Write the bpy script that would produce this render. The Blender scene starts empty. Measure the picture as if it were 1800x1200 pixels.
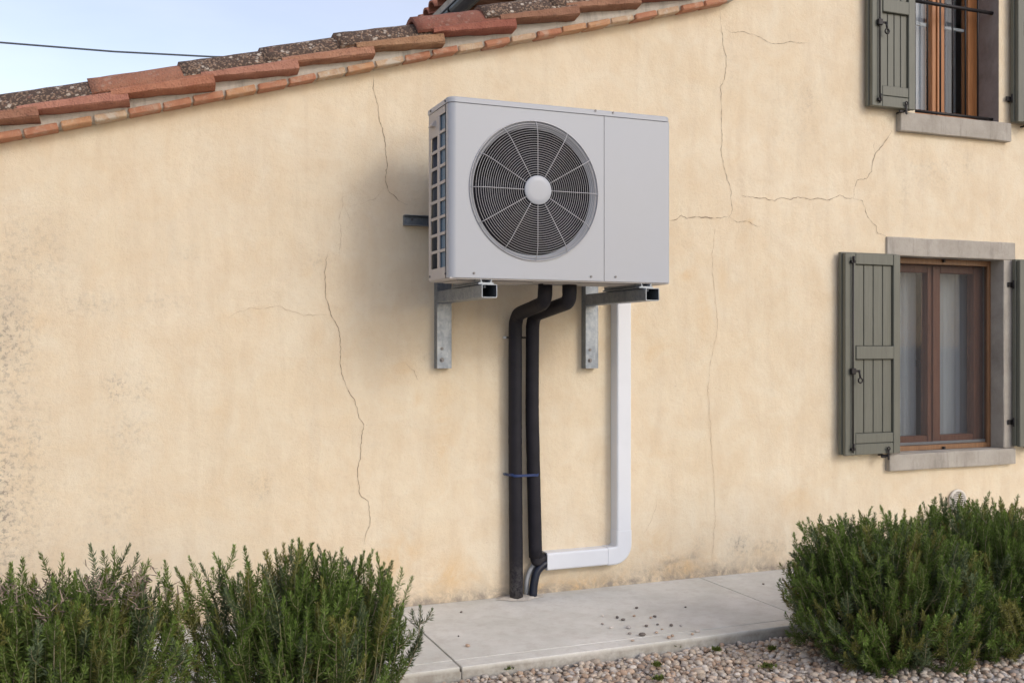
import bpy, bmesh, math, random
import numpy as np
from mathutils import Vector, Matrix

random.seed(7)
rng = np.random.default_rng(11)
SC = bpy.context.scene
COL = SC.collection
R = math.radians

# ------------------------------------------------------------------ camera
TH = R(22.0); F = 1780.0; HZ = 605.0
CAM = Vector((0.0, -4.6, 1.232))
cam_d = bpy.data.cameras.new('camera')
cam_d.sensor_width = 36.0
cam_d.lens = 36.0 * F / 1800.0
cam_d.shift_y = (HZ - 600.0) / 1800.0
cam_d.clip_start = 0.05
cam_d.clip_end = 3000.0
cam = bpy.data.objects.new('camera', cam_d)
COL.objects.link(cam)
cam.location = CAM
cam.rotation_euler = (R(90), 0, -TH)
SC.camera = cam

# ------------------------------------------------------------------ sky and sun
SUN_DIR = Vector((0.33, -0.60, 0.37)).normalized()
elev = math.asin(SUN_DIR.z)
azim = math.atan2(SUN_DIR.x, SUN_DIR.y)
world = bpy.data.worlds.new('World')
SC.world = world
world.use_nodes = True
nt = world.node_tree
for n in list(nt.nodes):
    nt.nodes.remove(n)
wo = nt.nodes.new('ShaderNodeOutputWorld')
bg = nt.nodes.new('ShaderNodeBackground')
bg.inputs['Strength'].default_value = 0.145
sky = nt.nodes.new('ShaderNodeTexSky')
sky.sky_type = 'NISHITA'
sky.sun_disc = False
sky.sun_elevation = elev
sky.sun_rotation = azim
sky.air_density = 1.0
sky.dust_density = 1.5
sky.ozone_density = 1.0
tc = nt.nodes.new('ShaderNodeTexCoord')
mp = nt.nodes.new('ShaderNodeMapping')
mp.inputs['Scale'].default_value = (1.0, 1.0, 3.2)
no = nt.nodes.new('ShaderNodeTexNoise')
no.inputs['Scale'].default_value = 1.9
no.inputs['Detail'].default_value = 7.0
no.inputs['Roughness'].default_value = 0.52
cr = nt.nodes.new('ShaderNodeMapRange')
cr.inputs['From Min'].default_value = 0.36
cr.inputs['From Max'].default_value = 0.62
cr.inputs['To Min'].default_value = 0.66
cr.inputs['To Max'].default_value = 0.95
cl = nt.nodes.new('ShaderNodeMix')      # thin cloud: pale, brighter towards the sun like the sky behind it
cl.data_type = 'RGBA'
cl.blend_type = 'ADD'
cl.inputs[0].default_value = 0.75
cl.inputs[7].default_value = (3.5, 2.85, 2.75, 1)
cm = nt.nodes.new('ShaderNodeMix')
cm.data_type = 'RGBA'
nt.links.new(sky.outputs['Color'], cl.inputs[6])
nt.links.new(cl.outputs[2], cm.inputs[7])
nt.links.new(tc.outputs['Generated'], mp.inputs['Vector'])
nt.links.new(mp.outputs['Vector'], no.inputs['Vector'])
nt.links.new(no.outputs['Fac'], cr.inputs['Value'])
nt.links.new(cr.outputs['Result'], cm.inputs[0])
nt.links.new(sky.outputs['Color'], cm.inputs[6])
nt.links.new(cm.outputs[2], bg.inputs['Color'])
nt.links.new(bg.outputs['Background'], wo.inputs['Surface'])

sun_d = bpy.data.lights.new('sun', 'SUN')
sun_d.energy = 0.66
sun_d.angle = R(14)
sun_d.color = (1.0, 0.965, 0.91)
sun = bpy.data.objects.new('sun', sun_d)
COL.objects.link(sun)
sun.rotation_euler = SUN_DIR.to_track_quat('Z', 'Y').to_euler()

SC.view_settings.view_transform = 'Standard'
SC.view_settings.look = 'None'
SC.view_settings.gamma = 1.0
SC.view_settings.exposure = 0.21
SC.cycles.transparent_max_bounces = 32
SC.view_settings.use_curve_mapping = False

# ------------------------------------------------------------------ helpers
def P(px, py, y=0.0):
    """measured image point -> world point on the vertical plane at depth y"""
    a = (px - 900.0) / F
    dx = math.sin(TH) + a * math.cos(TH)
    dy = math.cos(TH) - a * math.sin(TH)
    t = (y - CAM.y) / dy
    return Vector((t * dx, y, CAM.z + (HZ - py) / F * t))

def G(px, py, z=0.0):
    """measured image point -> world point on the horizontal plane at height z"""
    t = (CAM.z - z) * F / (py - HZ)
    a = (px - 900.0) / F
    return Vector((t * (math.sin(TH) + a * math.cos(TH)), CAM.y + t * (math.cos(TH) - a * math.sin(TH)), z))

def node_mat(name):
    m = bpy.data.materials.new(name)
    m.use_nodes = True
    t = m.node_tree
    b = t.nodes['Principled BSDF']
    return m, t, b

def N(t, kind, **kw):
    n = t.nodes.new(kind)
    for k, v in kw.items():
        if k in n.inputs.keys():
            n.inputs[k].default_value = v
        else:
            setattr(n, k, v)
    return n

def mixc(t, fac, a, b, mode='MIX'):
    n = t.nodes.new('ShaderNodeMix')
    n.data_type = 'RGBA'
    n.blend_type = mode
    for i, v in ((0, fac), (6, a), (7, b)):
        if hasattr(v, 'links'):
            t.links.new(v, n.inputs[i])
        else:
            n.inputs[i].default_value = v if i == 0 else (v[0], v[1], v[2], 1)
    return n.outputs[2]

def rangen(t, src, a, b, c=0.0, d=1.0):
    n = t.nodes.new('ShaderNodeMapRange')
    n.inputs['From Min'].default_value = a
    n.inputs['From Max'].default_value = b
    n.inputs['To Min'].default_value = c
    n.inputs['To Max'].default_value = d
    t.links.new(src, n.inputs['Value'])
    return n.outputs['Result']

def mathn(t, op, a, b=None):
    n = t.nodes.new('ShaderNodeMath')
    n.operation = op
    for i, v in ((0, a), (1, b)):
        if v is None:
            continue
        if hasattr(v, 'links'):
            t.links.new(v, n.inputs[i])
        else:
            n.inputs[i].default_value = v
    return n.outputs[0]

def noise(t, scale, detail=4, rough=0.55, vec=None, dist=0.0):
    n = t.nodes.new('ShaderNodeTexNoise')
    n.inputs['Scale'].default_value = scale
    n.inputs['Detail'].default_value = detail
    n.inputs['Roughness'].default_value = rough
    n.inputs['Distortion'].default_value = dist
    if vec is None:
        c = t.nodes.new('ShaderNodeTexCoord')
        vec = c.outputs['Object']
    t.links.new(vec, n.inputs['Vector'])
    return n.outputs['Fac']

def objvec(t, sx=1, sy=1, sz=1, rnd=False):
    c = t.nodes.new('ShaderNodeTexCoord')
    m = t.nodes.new('ShaderNodeMapping')
    m.inputs['Scale'].default_value = (sx, sy, sz)
    t.links.new(c.outputs['Object'], m.inputs['Vector'])
    if rnd:
        oi = t.nodes.new('ShaderNodeObjectInfo')
        k = mathn(t, 'MULTIPLY', oi.outputs['Random'], 37.0)
        cx = t.nodes.new('ShaderNodeCombineXYZ')
        for i in range(3):
            t.links.new(k, cx.inputs[i])
        t.links.new(cx.outputs[0], m.inputs['Location'])
    return m.outputs['Vector']

def bump(t, b, h, strength=0.3, dist=0.01):
    n = t.nodes.new('ShaderNodeBump')
    n.inputs['Strength'].default_value = strength
    n.inputs['Distance'].default_value = dist
    t.links.new(h, n.inputs['Height'])
    t.links.new(n.outputs['Normal'], b.inputs['Normal'])

def simple(name, c, rough=0.5, metal=0.0, var=0.12, scale=14, bmp=0.0, bscale=80, spec=None, rnd=0.0, sv=(1, 1, 1)):
    m, t, b = node_mat(name)
    v = objvec(t, *sv)
    f = noise(t, scale, 5, 0.6, v)
    f = rangen(t, f, 0.3, 0.7)
    lo = tuple(x * (1 - var) for x in c)
    hi = tuple(min(1, x * (1 + var)) for x in c)
    out = mixc(t, f, lo, hi)
    if rnd:
        oi = t.nodes.new('ShaderNodeObjectInfo')
        r_ = rangen(t, oi.outputs['Random'], 0, 1, 1 - rnd, 1 + rnd)
        h = t.nodes.new('ShaderNodeHueSaturation')
        t.links.new(r_, h.inputs['Value'])
        t.links.new(out, h.inputs['Color'])
        out = h.outputs['Color']
    t.links.new(out, b.inputs['Base Color'])
    rr = rangen(t, f, 0, 1, max(0.03, rough - 0.07), min(1, rough + 0.07))
    t.links.new(rr, b.inputs['Roughness'])
    b.inputs['Metallic'].default_value = metal
    if spec is not None:
        b.inputs['Specular IOR Level'].default_value = spec
    if bmp:
        bump(t, b, noise(t, bscale, 4, 0.6, v), bmp, 0.004)
    return m

def tag(o, label=None, cat=None, group=None, kind=None):
    if label: o['label'] = label
    if cat: o['category'] = cat
    if group: o['group'] = group
    if kind: o['kind'] = kind
    return o

def thing(name, label, cat, loc=(0, 0, 0), group=None):
    o = bpy.data.objects.new(name, None)
    COL.objects.link(o)
    o.empty_display_size = 0.1
    o.location = loc
    bpy.context.view_layer.update()
    return tag(o, label, cat, group)

def link(name, me, parent=None, loc=None, rot=None):
    o = bpy.data.objects.new(name, me)
    COL.objects.link(o)
    if parent is not None:
        o.parent = parent
        # geometry is written in world coordinates: cancel the parents' offset
        off = Vector((0, 0, 0)); p = parent
        while p is not None:
            off += p.location; p = p.parent
        o.location = (Vector(loc) if loc is not None else Vector((0, 0, 0))) - off
    elif loc is not None:
        o.location = loc
    if rot is not None:
        o.rotation_euler = rot
    return o

class MB:
    """collects shapes, then builds ONE mesh object"""
    def __init__(s):
        s.bm = bmesh.new()
    def box(s, x0, x1, y0, y1, z0, z1, bev=0.0, M=None, seg=1):
        vs = [s.bm.verts.new((x, y, z)) for x in (x0, x1) for y in (y0, y1) for z in (z0, z1)]
        f = [(0, 1, 3, 2), (4, 6, 7, 5), (0, 4, 5, 1), (2, 3, 7, 6), (0, 2, 6, 4), (1, 5, 7, 3)]
        fs = [s.bm.faces.new([vs[i] for i in q]) for q in f]
        if bev:
            es = set()
            for q in fs: es.update(q.edges)
            r = bmesh.ops.bevel(s.bm, geom=list(es), offset=bev, segments=seg, profile=0.5, affect='EDGES')
            if M is not None:
                vv = set(r['verts'])
                for q in r['faces']: vv.update(q.verts)
                allv = set()
                st = [next(iter(vv))]
                while st:
                    v = st.pop()
                    if v in allv: continue
                    allv.add(v)
                    for e in v.link_edges: st.append(e.other_vert(v))
                bmesh.ops.transform(s.bm, matrix=M, verts=list(allv))
        elif M is not None:
            bmesh.ops.transform(s.bm, matrix=M, verts=vs)
        return s
    def prism(s, pts, axis, a0, a1, M=None):
        """extrude a closed 2D outline along axis ('x': pts=(y,z), 'y': (x,z), 'z': (x,y))"""
        def mk(p, a):
            if axis == 'x': return (a, p[0], p[1])
            if axis == 'y': return (p[0], a, p[1])
            return (p[0], p[1], a)
        A = [s.bm.verts.new(mk(p, a0)) for p in pts]
        B = [s.bm.verts.new(mk(p, a1)) for p in pts]
        n = len(pts)
        s.bm.faces.new(A); s.bm.faces.new(B[::-1])
        for i in range(n):
            s.bm.faces.new((A[i], B[i], B[(i + 1) % n], A[(i + 1) % n]))
        if M is not None:
            bmesh.ops.transform(s.bm, matrix=M, verts=A + B)
        return s
    def tube(s, pts, r, seg=10, cap=True):
        pts = [Vector(p) for p in pts]
        n = len(pts)
        rr = r if hasattr(r, '__len__') else [r] * n
        rings = []
        up = None
        for i in range(n):
            d = (pts[min(i + 1, n - 1)] - pts[max(i - 1, 0)]).normalized()
            if up is None:
                up = Vector((0, 0, 1)) if abs(d.z) < 0.9 else Vector((1, 0, 0))
            u = (up - d * up.dot(d)).normalized()
            up = u
            w = d.cross(u)
            rings.append([s.bm.verts.new(pts[i] + (u * math.cos(2 * math.pi * k / seg) + w * math.sin(2 * math.pi * k / seg)) * rr[i]) for k in range(seg)])
        for i in range(n - 1):
            for k in range(seg):
                f = s.bm.faces.new((rings[i][k], rings[i][(k + 1) % seg], rings[i + 1][(k + 1) % seg], rings[i + 1][k]))
                f.smooth = True
        if cap:
            s.bm.faces.new(rings[0][::-1]); s.bm.faces.new(rings[-1])
        return s
    def torus(s, c, axis, Rr, r, seg=64, k=6, a0=0, a1=2 * math.pi):
        c = Vector(c)
        closed = abs(a1 - a0 - 2 * math.pi) < 1e-6
        cnt = seg if closed else seg + 1
        rings = []
        for i in range(cnt):
            a = a0 + (a1 - a0) * i / seg
            d = Vector((math.cos(a), 0, math.sin(a))) if axis == 'y' else Vector((math.cos(a), math.sin(a), 0))
            n = Vector((0, 1, 0)) if axis == 'y' else Vector((0, 0, 1))
            rings.append([s.bm.verts.new(c + d * (Rr + r * math.cos(2 * math.pi * j / k)) + n * (r * math.sin(2 * math.pi * j / k))) for j in range(k)])
        for i in range(cnt if closed else cnt - 1):
            for j in range(k):
                f = s.bm.faces.new((rings[i][j], rings[i][(j + 1) % k], rings[(i + 1) % cnt][(j + 1) % k], rings[(i + 1) % cnt][j]))
                f.smooth = True
        return s
    def build(s, name, mat, parent=None, loc=None, rot=None, origin=None, label=None):
        bmesh.ops.recalc_face_normals(s.bm, faces=s.bm.faces)
        if origin is not None:
            bmesh.ops.translate(s.bm, vec=-Vector(origin), verts=s.bm.verts)
            loc = origin
        me = bpy.data.meshes.new(name)
        s.bm.to_mesh(me); s.bm.free()
        me.materials.append(mat)
        o = link(name, me, parent, loc, rot)
        if label: o['label'] = label
        return o

def fillet(pts, rad, seg=8):
    pts = [Vector(p) for p in pts]
    out = [pts[0]]
    for i in range(1, len(pts) - 1):
        a, b, c = pts[i - 1], pts[i], pts[i + 1]
        d1 = (a - b); d2 = (c - b)
        r_ = min(rad, d1.length * 0.49, d2.length * 0.49)
        p0 = b + d1.normalized() * r_; p2 = b + d2.normalized() * r_
        for k in range(seg + 1):
            t = k / seg
            out.append(p0 * (1 - t) ** 2 + b * 2 * t * (1 - t) + p2 * t * t)
    out.append(pts[-1])
    return out

def mesh_np(name, verts, faces_flat, nper, mat, parent=None, smooth=False, col=None, kind=None):
    """fast mesh from numpy arrays; faces all have nper corners"""
    me = bpy.data.meshes.new(name)
    nf = len(faces_flat) // nper
    me.vertices.add(len(verts)); me.vertices.foreach_set('co', np.ascontiguousarray(verts, dtype=np.float32).ravel())
    me.loops.add(len(faces_flat)); me.loops.foreach_set('vertex_index', np.ascontiguousarray(faces_flat, dtype=np.int32).ravel())
    me.polygons.add(nf); me.polygons.foreach_set('loop_start', np.arange(0, nf * nper, nper, dtype=np.int32))
    me.polygons.foreach_set('loop_total', np.full(nf, nper, dtype=np.int32))
    me.update(calc_edges=True)
    if smooth:
        me.polygons.foreach_set('use_smooth', np.ones(nf, dtype=bool))
    if col is not None:
        a = me.color_attributes.new('tint', 'FLOAT_COLOR', 'POINT')
        a.data.foreach_set('color', np.ascontiguousarray(col, dtype=np.float32).ravel())
    me.materials.append(mat)
    o = link(name, me, parent)
    if kind: o['kind'] = kind
    return o

# ------------------------------------------------------------------ materials
def plaster_mat():
    m, t, b = node_mat('lime_plaster')
    at = t.nodes.new('ShaderNodeAttribute'); at.attribute_name = 'tint'
    sp = t.nodes.new('ShaderNodeSeparateColor')
    t.links.new(at.outputs['Color'], sp.inputs[0])
    big = noise(t, 0.9, 5, 0.6, None, 0.6)
    mid = noise(t, 4.5, 6, 0.65, None, 0.3)
    vst = noise(t, 3.0, 5, 0.6, objvec(t, 3.2, 1, 0.55), 0.4)
    fine = noise(t, 60, 5, 0.7)
    grit = noise(t, 240, 3, 0.7)
    c = mixc(t, rangen(t, big, 0.35, 0.65), (0.740, 0.650, 0.495), (0.780, 0.695, 0.545))
    c = mixc(t, rangen(t, mid, 0.42, 0.66, 0, 0.50), c, (0.665, 0.540, 0.385))
    c = mixc(t, rangen(t, vst, 0.48, 0.70, 0, 0.30), c, (0.59, 0.475, 0.345))
    c = mixc(t, rangen(t, fine, 0.56, 0.78, 0, 0.32), c, (0.53, 0.42, 0.31))
    c = mixc(t, rangen(t, noise(t, 2.1, 7, 0.72, None, 1.2), 0.55, 0.72, 0, 0.40), c, (0.82, 0.725, 0.57))
    pit = rangen(t, noise(t, 34, 5, 0.75), 0.66, 0.72, 0, 0.5)
    c = mixc(t, pit, c, (0.42, 0.34, 0.25))
    # ochre rusty wash
    mo = mathn(t, 'MULTIPLY', sp.outputs[1], rangen(t, noise(t, 5.5, 7, 0.7, None, 0.8), 0.34, 0.62))
    c = mixc(t, mathn(t, 'MULTIPLY', mo, 0.80), c, (0.68, 0.45, 0.21))
    # grey mould, speckled
    sps = rangen(t, noise(t, 42, 6, 0.75), 0.50, 0.60)
    mg = mathn(t, 'MULTIPLY', sp.outputs[0], mathn(t, 'ADD', mathn(t, 'MULTIPLY', sps, 0.75), rangen(t, noise(t, 7, 6, 0.7), 0.35, 0.75, 0, 0.45)))
    c = mixc(t, mathn(t, 'MINIMUM', mg, 0.85), c, (0.27, 0.235, 0.20))
    # dark damp / worn foot
    mb = mathn(t, 'MULTIPLY', sp.outputs[2], rangen(t, noise(t, 11, 7, 0.75, None, 0.5), 0.38, 0.60))
    c = mixc(t, mathn(t, 'MINIMUM', mb, 0.9), c, (0.31, 0.27, 0.23))
    t.links.new(c, b.inputs['Base Color'])
    b.inputs['Roughness'].default_value = 0.93
    b.inputs['Specular IOR Level'].default_value = 0.2
    h = mathn(t, 'ADD', mathn(t, 'MULTIPLY', noise(t, 9, 5, 0.6), 1.6), mathn(t, 'MULTIPLY', fine, 0.55))
    h = mathn(t, 'ADD', h, mathn(t, 'MULTIPLY', grit, 0.30))
    h = mathn(t, 'SUBTRACT', h, mathn(t, 'MULTIPLY', mb, 0.5))
    bump(t, b, h, 0.55, 0.008)
    return m

def terracotta(name, c1, c2, lichen=0.0, dirt=0.3):
    m, t, b = node_mat(name)
    v = objvec(t, 1, 1, 1, rnd=True)
    f = rangen(t, noise(t, 12, 6, 0.65, v), 0.3, 0.7)
    c = mixc(t, f, c1, c2)
    c = mixc(t, rangen(t, noise(t, 26, 7, 0.75, v), 0.56, 0.70, 0, dirt), c, (0.10, 0.06, 0.045))
    hgt = noise(t, 90, 5, 0.7, v)
    oi = t.nodes.new('ShaderNodeObjectInfo')
    hs = t.nodes.new('ShaderNodeHueSaturation')
    t.links.new(rangen(t, oi.outputs['Random'], 0, 1, 0.75, 1.25), hs.inputs['Value'])
    t.links.new(rangen(t, mathn(t, 'FRACT', mathn(t, 'MULTIPLY', oi.outputs['Random'], 7.3)), 0, 1, 0.488, 0.515), hs.inputs['Hue'])
    t.links.new(c, hs.inputs['Color']); c = hs.outputs['Color']
    if lichen:
        # old crust only grows on faces turned to the sky
        g = t.nodes.new('ShaderNodeTexCoord'); s = t.nodes.new('ShaderNodeSeparateXYZ')
        t.links.new(g.outputs['Object'], s.inputs[0])
        at = t.nodes.new('ShaderNodeAttribute'); at.attribute_name = 'crust'
        crust = mathn(t, 'MULTIPLY', at.outputs['Fac'], rangen(t, noise(t, 20, 6, 0.7, v), 0.28, 0.42, 0.45, lichen))
        c = mixc(t, crust, c, (0.085, 0.060, 0.048))
        vo = t.nodes.new('ShaderNodeTexVoronoi'); vo.inputs['Scale'].default_value = 95
        t.links.new(v, vo.inputs['Vector'])
        sp1 = mathn(t, 'MULTIPLY', rangen(t, vo.outputs['Distance'], 0.55, 0.36), rangen(t, noise(t, 34, 4, 0.7, v), 0.40, 0.50))
        c = mixc(t, mathn(t, 'MULTIPLY', sp1, crust), c, (0.27, 0.185, 0.13))
        vo2 = t.nodes.new('ShaderNodeTexVoronoi'); vo2.inputs['Scale'].default_value = 38
        t.links.new(v, vo2.inputs['Vector'])
        sp2 = mathn(t, 'MULTIPLY', rangen(t, vo2.outputs['Distance'], 0.42, 0.30), rangen(t, noise(t, 14, 4, 0.7, v), 0.50, 0.57))
        c = mixc(t, mathn(t, 'MULTIPLY', sp2, crust), c, (0.48, 0.42, 0.35))
        hgt = mathn(t, 'ADD', hgt, mathn(t, 'MULTIPLY', sp1, 0.8))
    t.links.new(c, b.inputs['Base Color'])
    b.inputs['Roughness'].default_value = 0.9
    b.inputs['Specular IOR Level'].default_value = 0.25
    bump(t, b, hgt, 0.5, 0.006)
    return m

def brick_mat(name, c1, c2, pale):
    m, t, b = node_mat(name)
    v = objvec(t, 1, 1, 1, rnd=True)
    c = mixc(t, rangen(t, noise(t, 22, 6, 0.7, v), 0.35, 0.65), c1, c2)
    c = mixc(t, rangen(t, noise(t, 17, 7, 0.75, v, 0.6), 0.50, 0.60, 0, pale), c, (0.56, 0.50, 0.42))
    c = mixc(t, rangen(t, noise(t, 48, 6, 0.75, v), 0.62, 0.72, 0, 0.5), c, (0.09, 0.06, 0.05))
    t.links.new(c, b.inputs['Base Color'])
    b.inputs['Roughness'].default_value = 0.93
    bump(t, b, noise(t, 110, 5, 0.75, v), 0.6, 0.006)
    return m

def stone_mat(name, c1, c2, stain=0.4):
    m, t, b = node_mat(name)
    c = mixc(t, rangen(t, noise(t, 7, 7, 0.7), 0.35, 0.65), c1, c2)
    c = mixc(t, rangen(t, noise(t, 5, 6, 0.7, objvec(t, 4, 1, 0.6)), 0.52, 0.70, 0, stain), c, tuple(x * 0.45 for x in c1))
    c = mixc(t, rangen(t, noise(t, 55, 5, 0.7), 0.58, 0.75, 0, 0.4), c, tuple(x * 0.55 for x in c1))
    t.links.new(c, b.inputs['Base Color'])
    b.inputs['Roughness'].default_value = 0.9
    bump(t, b, noise(t, 90, 5, 0.7), 0.4, 0.004)
    return m

def concrete_mat():
    m, t, b = node_mat('path_concrete')
    v = objvec(t, 1, 1, 1, rnd=True)
    c = mixc(t, rangen(t, noise(t, 3.2, 7, 0.7, v, 0.1), 0.35, 0.65), (0.56, 0.56, 0.515), (0.69, 0.685, 0.645))
    c = mixc(t, rangen(t, noise(t, 11, 8, 0.78, None, 0.15), 0.47, 0.72, 0, 0.55), c, (0.44, 0.40, 0.355))
    c = mixc(t, rangen(t, noise(t, 150, 3, 0.7), 0.60, 0.75, 0, 0.45), c, (0.34, 0.31, 0.28))
    # soiled vertical edge
    g = t.nodes.new('ShaderNodeNewGeometry'); s = t.nodes.new('ShaderNodeSeparateXYZ')
    t.links.new(g.outputs['Position'], s.inputs[0])
    side = rangen(t, s.outputs['Z'], -0.006, -0.020)
    c = mixc(t, mathn(t, 'MULTIPLY', side, rangen(t, noise(t, 16, 6, 0.7), 0.35, 0.6, 0.3, 0.8)), c, (0.26, 0.235, 0.20))
    t.links.new(c, b.inputs['Base Color'])
    b.inputs['Roughness'].default_value = 0.9
    b.inputs['Specular IOR Level'].default_value = 0.25
    bump(t, b, mathn(t, 'ADD', noise(t, 170, 4, 0.7), noise(t, 22, 5, 0.6)), 0.35, 0.003)
    return m

def galv_mat():
    m, t, b = node_mat('galvanised_steel')
    vo = t.nodes.new('ShaderNodeTexVoronoi'); vo.inputs['Scale'].default_value = 90
    t.links.new(objvec(t), vo.inputs['Vector'])
    sep = t.nodes.new('ShaderNodeSeparateColor'); t.links.new(vo.outputs['Color'], sep.inputs[0])
    f = mathn(t, 'ADD', mathn(t, 'MULTIPLY', sep.outputs[0], 0.16), mathn(t, 'MULTIPLY', noise(t, 14, 6, 0.7, objvec(t, 1, 1, 0.5)), 0.8))
    c = mixc(t, rangen(t, f, 0.3, 0.8), (0.19, 0.22, 0.26), (0.36, 0.395, 0.44))
    t.links.new(c, b.inputs['Base Color'])
    b.inputs['Metallic'].default_value = 0.75
    t.links.new(rangen(t, f, 0.3, 0.8, 0.5, 0.34), b.inputs['Roughness'])
    bump(t, b, noise(t, 60, 4, 0.6), 0.1, 0.002)
    return m

def wood_mat(name, c1, c2, rough=0.45):
    m, t, b = node_mat(name)
    f = noise(t, 9, 6, 0.65, objvec(t, 9, 9, 0.7), 0.5)
    c = mixc(t, rangen(t, f, 0.35, 0.65), c1, c2)
    t.links.new(c, b.inputs['Base Color'])
    b.inputs['Roughness'].default_value = rough
    bump(t, b, f, 0.12, 0.002)
    return m

def shutter_mat():
    m, t, b = node_mat('olive_shutter_paint')
    f = noise(t, 7, 6, 0.65, objvec(t, 14, 14, 0.8, rnd=True), 0.4)
    c = mixc(t, rangen(t, f, 0.3, 0.7), (0.108, 0.112, 0.090), (0.140, 0.143, 0.118))
    c = mixc(t, rangen(t, noise(t, 5, 5, 0.6), 0.5, 0.8, 0, 0.35), c, (0.185, 0.185, 0.150))
    c = mixc(t, rangen(t, noise(t, 70, 4, 0.7), 0.68, 0.76, 0, 0.5), c, (0.06, 0.06, 0.045))
    t.links.new(c, b.inputs['Base Color'])
    b.inputs['Roughness'].default_value = 0.52
    bump(t, b, f, 0.22, 0.002)
    return m

def glass_mat(name, tr=0.82, tint=(0.75, 0.82, 0.85)):
    m, t, b = node_mat(name)
    t.nodes.remove(b)
    out = t.nodes['Material Output']
    g = t.nodes.new('ShaderNodeBsdfGlossy'); g.inputs['Roughness'].default_value = 0.02
    tr_ = t.nodes.new('ShaderNodeBsdfTransparent'); tr_.inputs['Color'].default_value = (*tint, 1)
    mx = t.nodes.new('ShaderNodeMixShader')
    fr = t.nodes.new('ShaderNodeFresnel'); fr.inputs['IOR'].default_value = 1.52
    gm = t.nodes.new('ShaderNodeNewGeometry')
    front = mathn(t, 'SUBTRACT', 1.0, gm.outputs['Backfacing'])
    k = mathn(t, 'MULTIPLY', rangen(t, fr.outputs[0], 0, 1, 0.01, 0.9), front)
    t.links.new(k, mx.inputs[0]); t.links.new(tr_.outputs[0], mx.inputs[1]); t.links.new(g.outputs[0], mx.inputs[2])
    t.links.new(mx.outputs[0], out.inputs['Surface'])
    return m

def screen_mat():
    m, t, b = node_mat('insect_mesh')
    out = t.nodes['Material Output']
    b.inputs['Base Color'].default_value = (0.05, 0.05, 0.055, 1)
    b.inputs['Roughness'].default_value = 0.8
    tr_ = t.nodes.new('ShaderNodeBsdfTransparent')
    mx = t.nodes.new('ShaderNodeMixShader'); mx.inputs[0].default_value = 0.25
    t.links.new(tr_.outputs[0], mx.inputs[1]); t.links.new(b.outputs[0], mx.inputs[2])
    t.links.new(mx.outputs[0], out.inputs['Surface'])
    return m

def curtain_mat():
    m, t, b = node_mat('sheer_curtain')
    out = t.nodes['Material Output']
    b.inputs['Base Color'].default_value = (0.86, 0.88, 0.90, 1)
    b.inputs['Roughness'].default_value = 0.9
    tl = t.nodes.new('ShaderNodeBsdfTranslucent'); tl.inputs['Color'].default_value = (0.7, 0.72, 0.75, 1)
    mx = t.nodes.new('ShaderNodeMixShader'); mx.inputs[0].default_value = 0.12
    t.links.new(b.outputs[0], mx.inputs[1]); t.links.new(tl.outputs[0], mx.inputs[2])
    t.links.new(mx.outputs[0], out.inputs['Surface'])
    return m

def leaf_mat(name):
    m, t, b = node_mat(name)
    out = t.nodes['Material Output']
    at = t.nodes.new('ShaderNodeAttribute'); at.attribute_name = 'tint'
    t.links.new(at.outputs['Color'], b.inputs['Base Color'])
    b.inputs['Roughness'].default_value = 0.55
    b.inputs['Specular IOR Level'].default_value = 0.22
    tl = t.nodes.new('ShaderNodeBsdfTranslucent'); t.links.new(at.outputs['Color'], tl.inputs['Color'])
    mx = t.nodes.new('ShaderNodeMixShader'); mx.inputs[0].default_value = 0.22
    t.links.new(b.outputs[0], mx.inputs[1]); t.links.new(tl.outputs[0], mx.inputs[2])
    t.links.new(mx.outputs[0], out.inputs['Surface'])
    return m

def attr_mat(name, rough=0.8, bmp=0.3):
    m, t, b = node_mat(name)
    at = t.nodes.new('ShaderNodeAttribute'); at.attribute_name = 'tint'
    f = noise(t, 130, 4, 0.7)
    c = mixc(t, rangen(t, f, 0.35, 0.7, 0, 0.35), at.outputs['Color'], (0.16, 0.12, 0.09))
    t.links.new(c, b.inputs['Base Color'])
    b.inputs['Roughness'].default_value = rough
    bump(t, b, noise(t, 220, 3, 0.6), bmp, 0.002)
    return m

def dusty_foam():
    m, t, b = node_mat('black_foam_insulation')
    g = t.nodes.new('ShaderNodeNewGeometry'); s = t.nodes.new('ShaderNodeSeparateXYZ')
    t.links.new(g.outputs['Position'], s.inputs[0])
    low = mathn(t, 'MULTIPLY', rangen(t, s.outputs['Z'], 0.22, 0.0), rangen(t, noise(t, 38, 5, 0.75), 0.42, 0.62))
    c = mixc(t, rangen(t, noise(t, 12, 5, 0.6), 0.3, 0.7), (0.012, 0.0115, 0.0155), (0.019, 0.018, 0.024))
    c = mixc(t, mathn(t, 'MULTIPLY', low, 0.45), c, (0.20, 0.19, 0.18))
    c = mixc(t, rangen(t, noise(t, 95, 4, 0.7), 0.70, 0.76, 0, 0.4), c, (0.25, 0.24, 0.23))
    t.links.new(c, b.inputs['Base Color'])
    b.inputs['Roughness'].default_value = 0.62
    b.inputs['Specular IOR Level'].default_value = 0.22
    bump(t, b, noise(t, 45, 5, 0.6), 0.15, 0.003)
    return m

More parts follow.
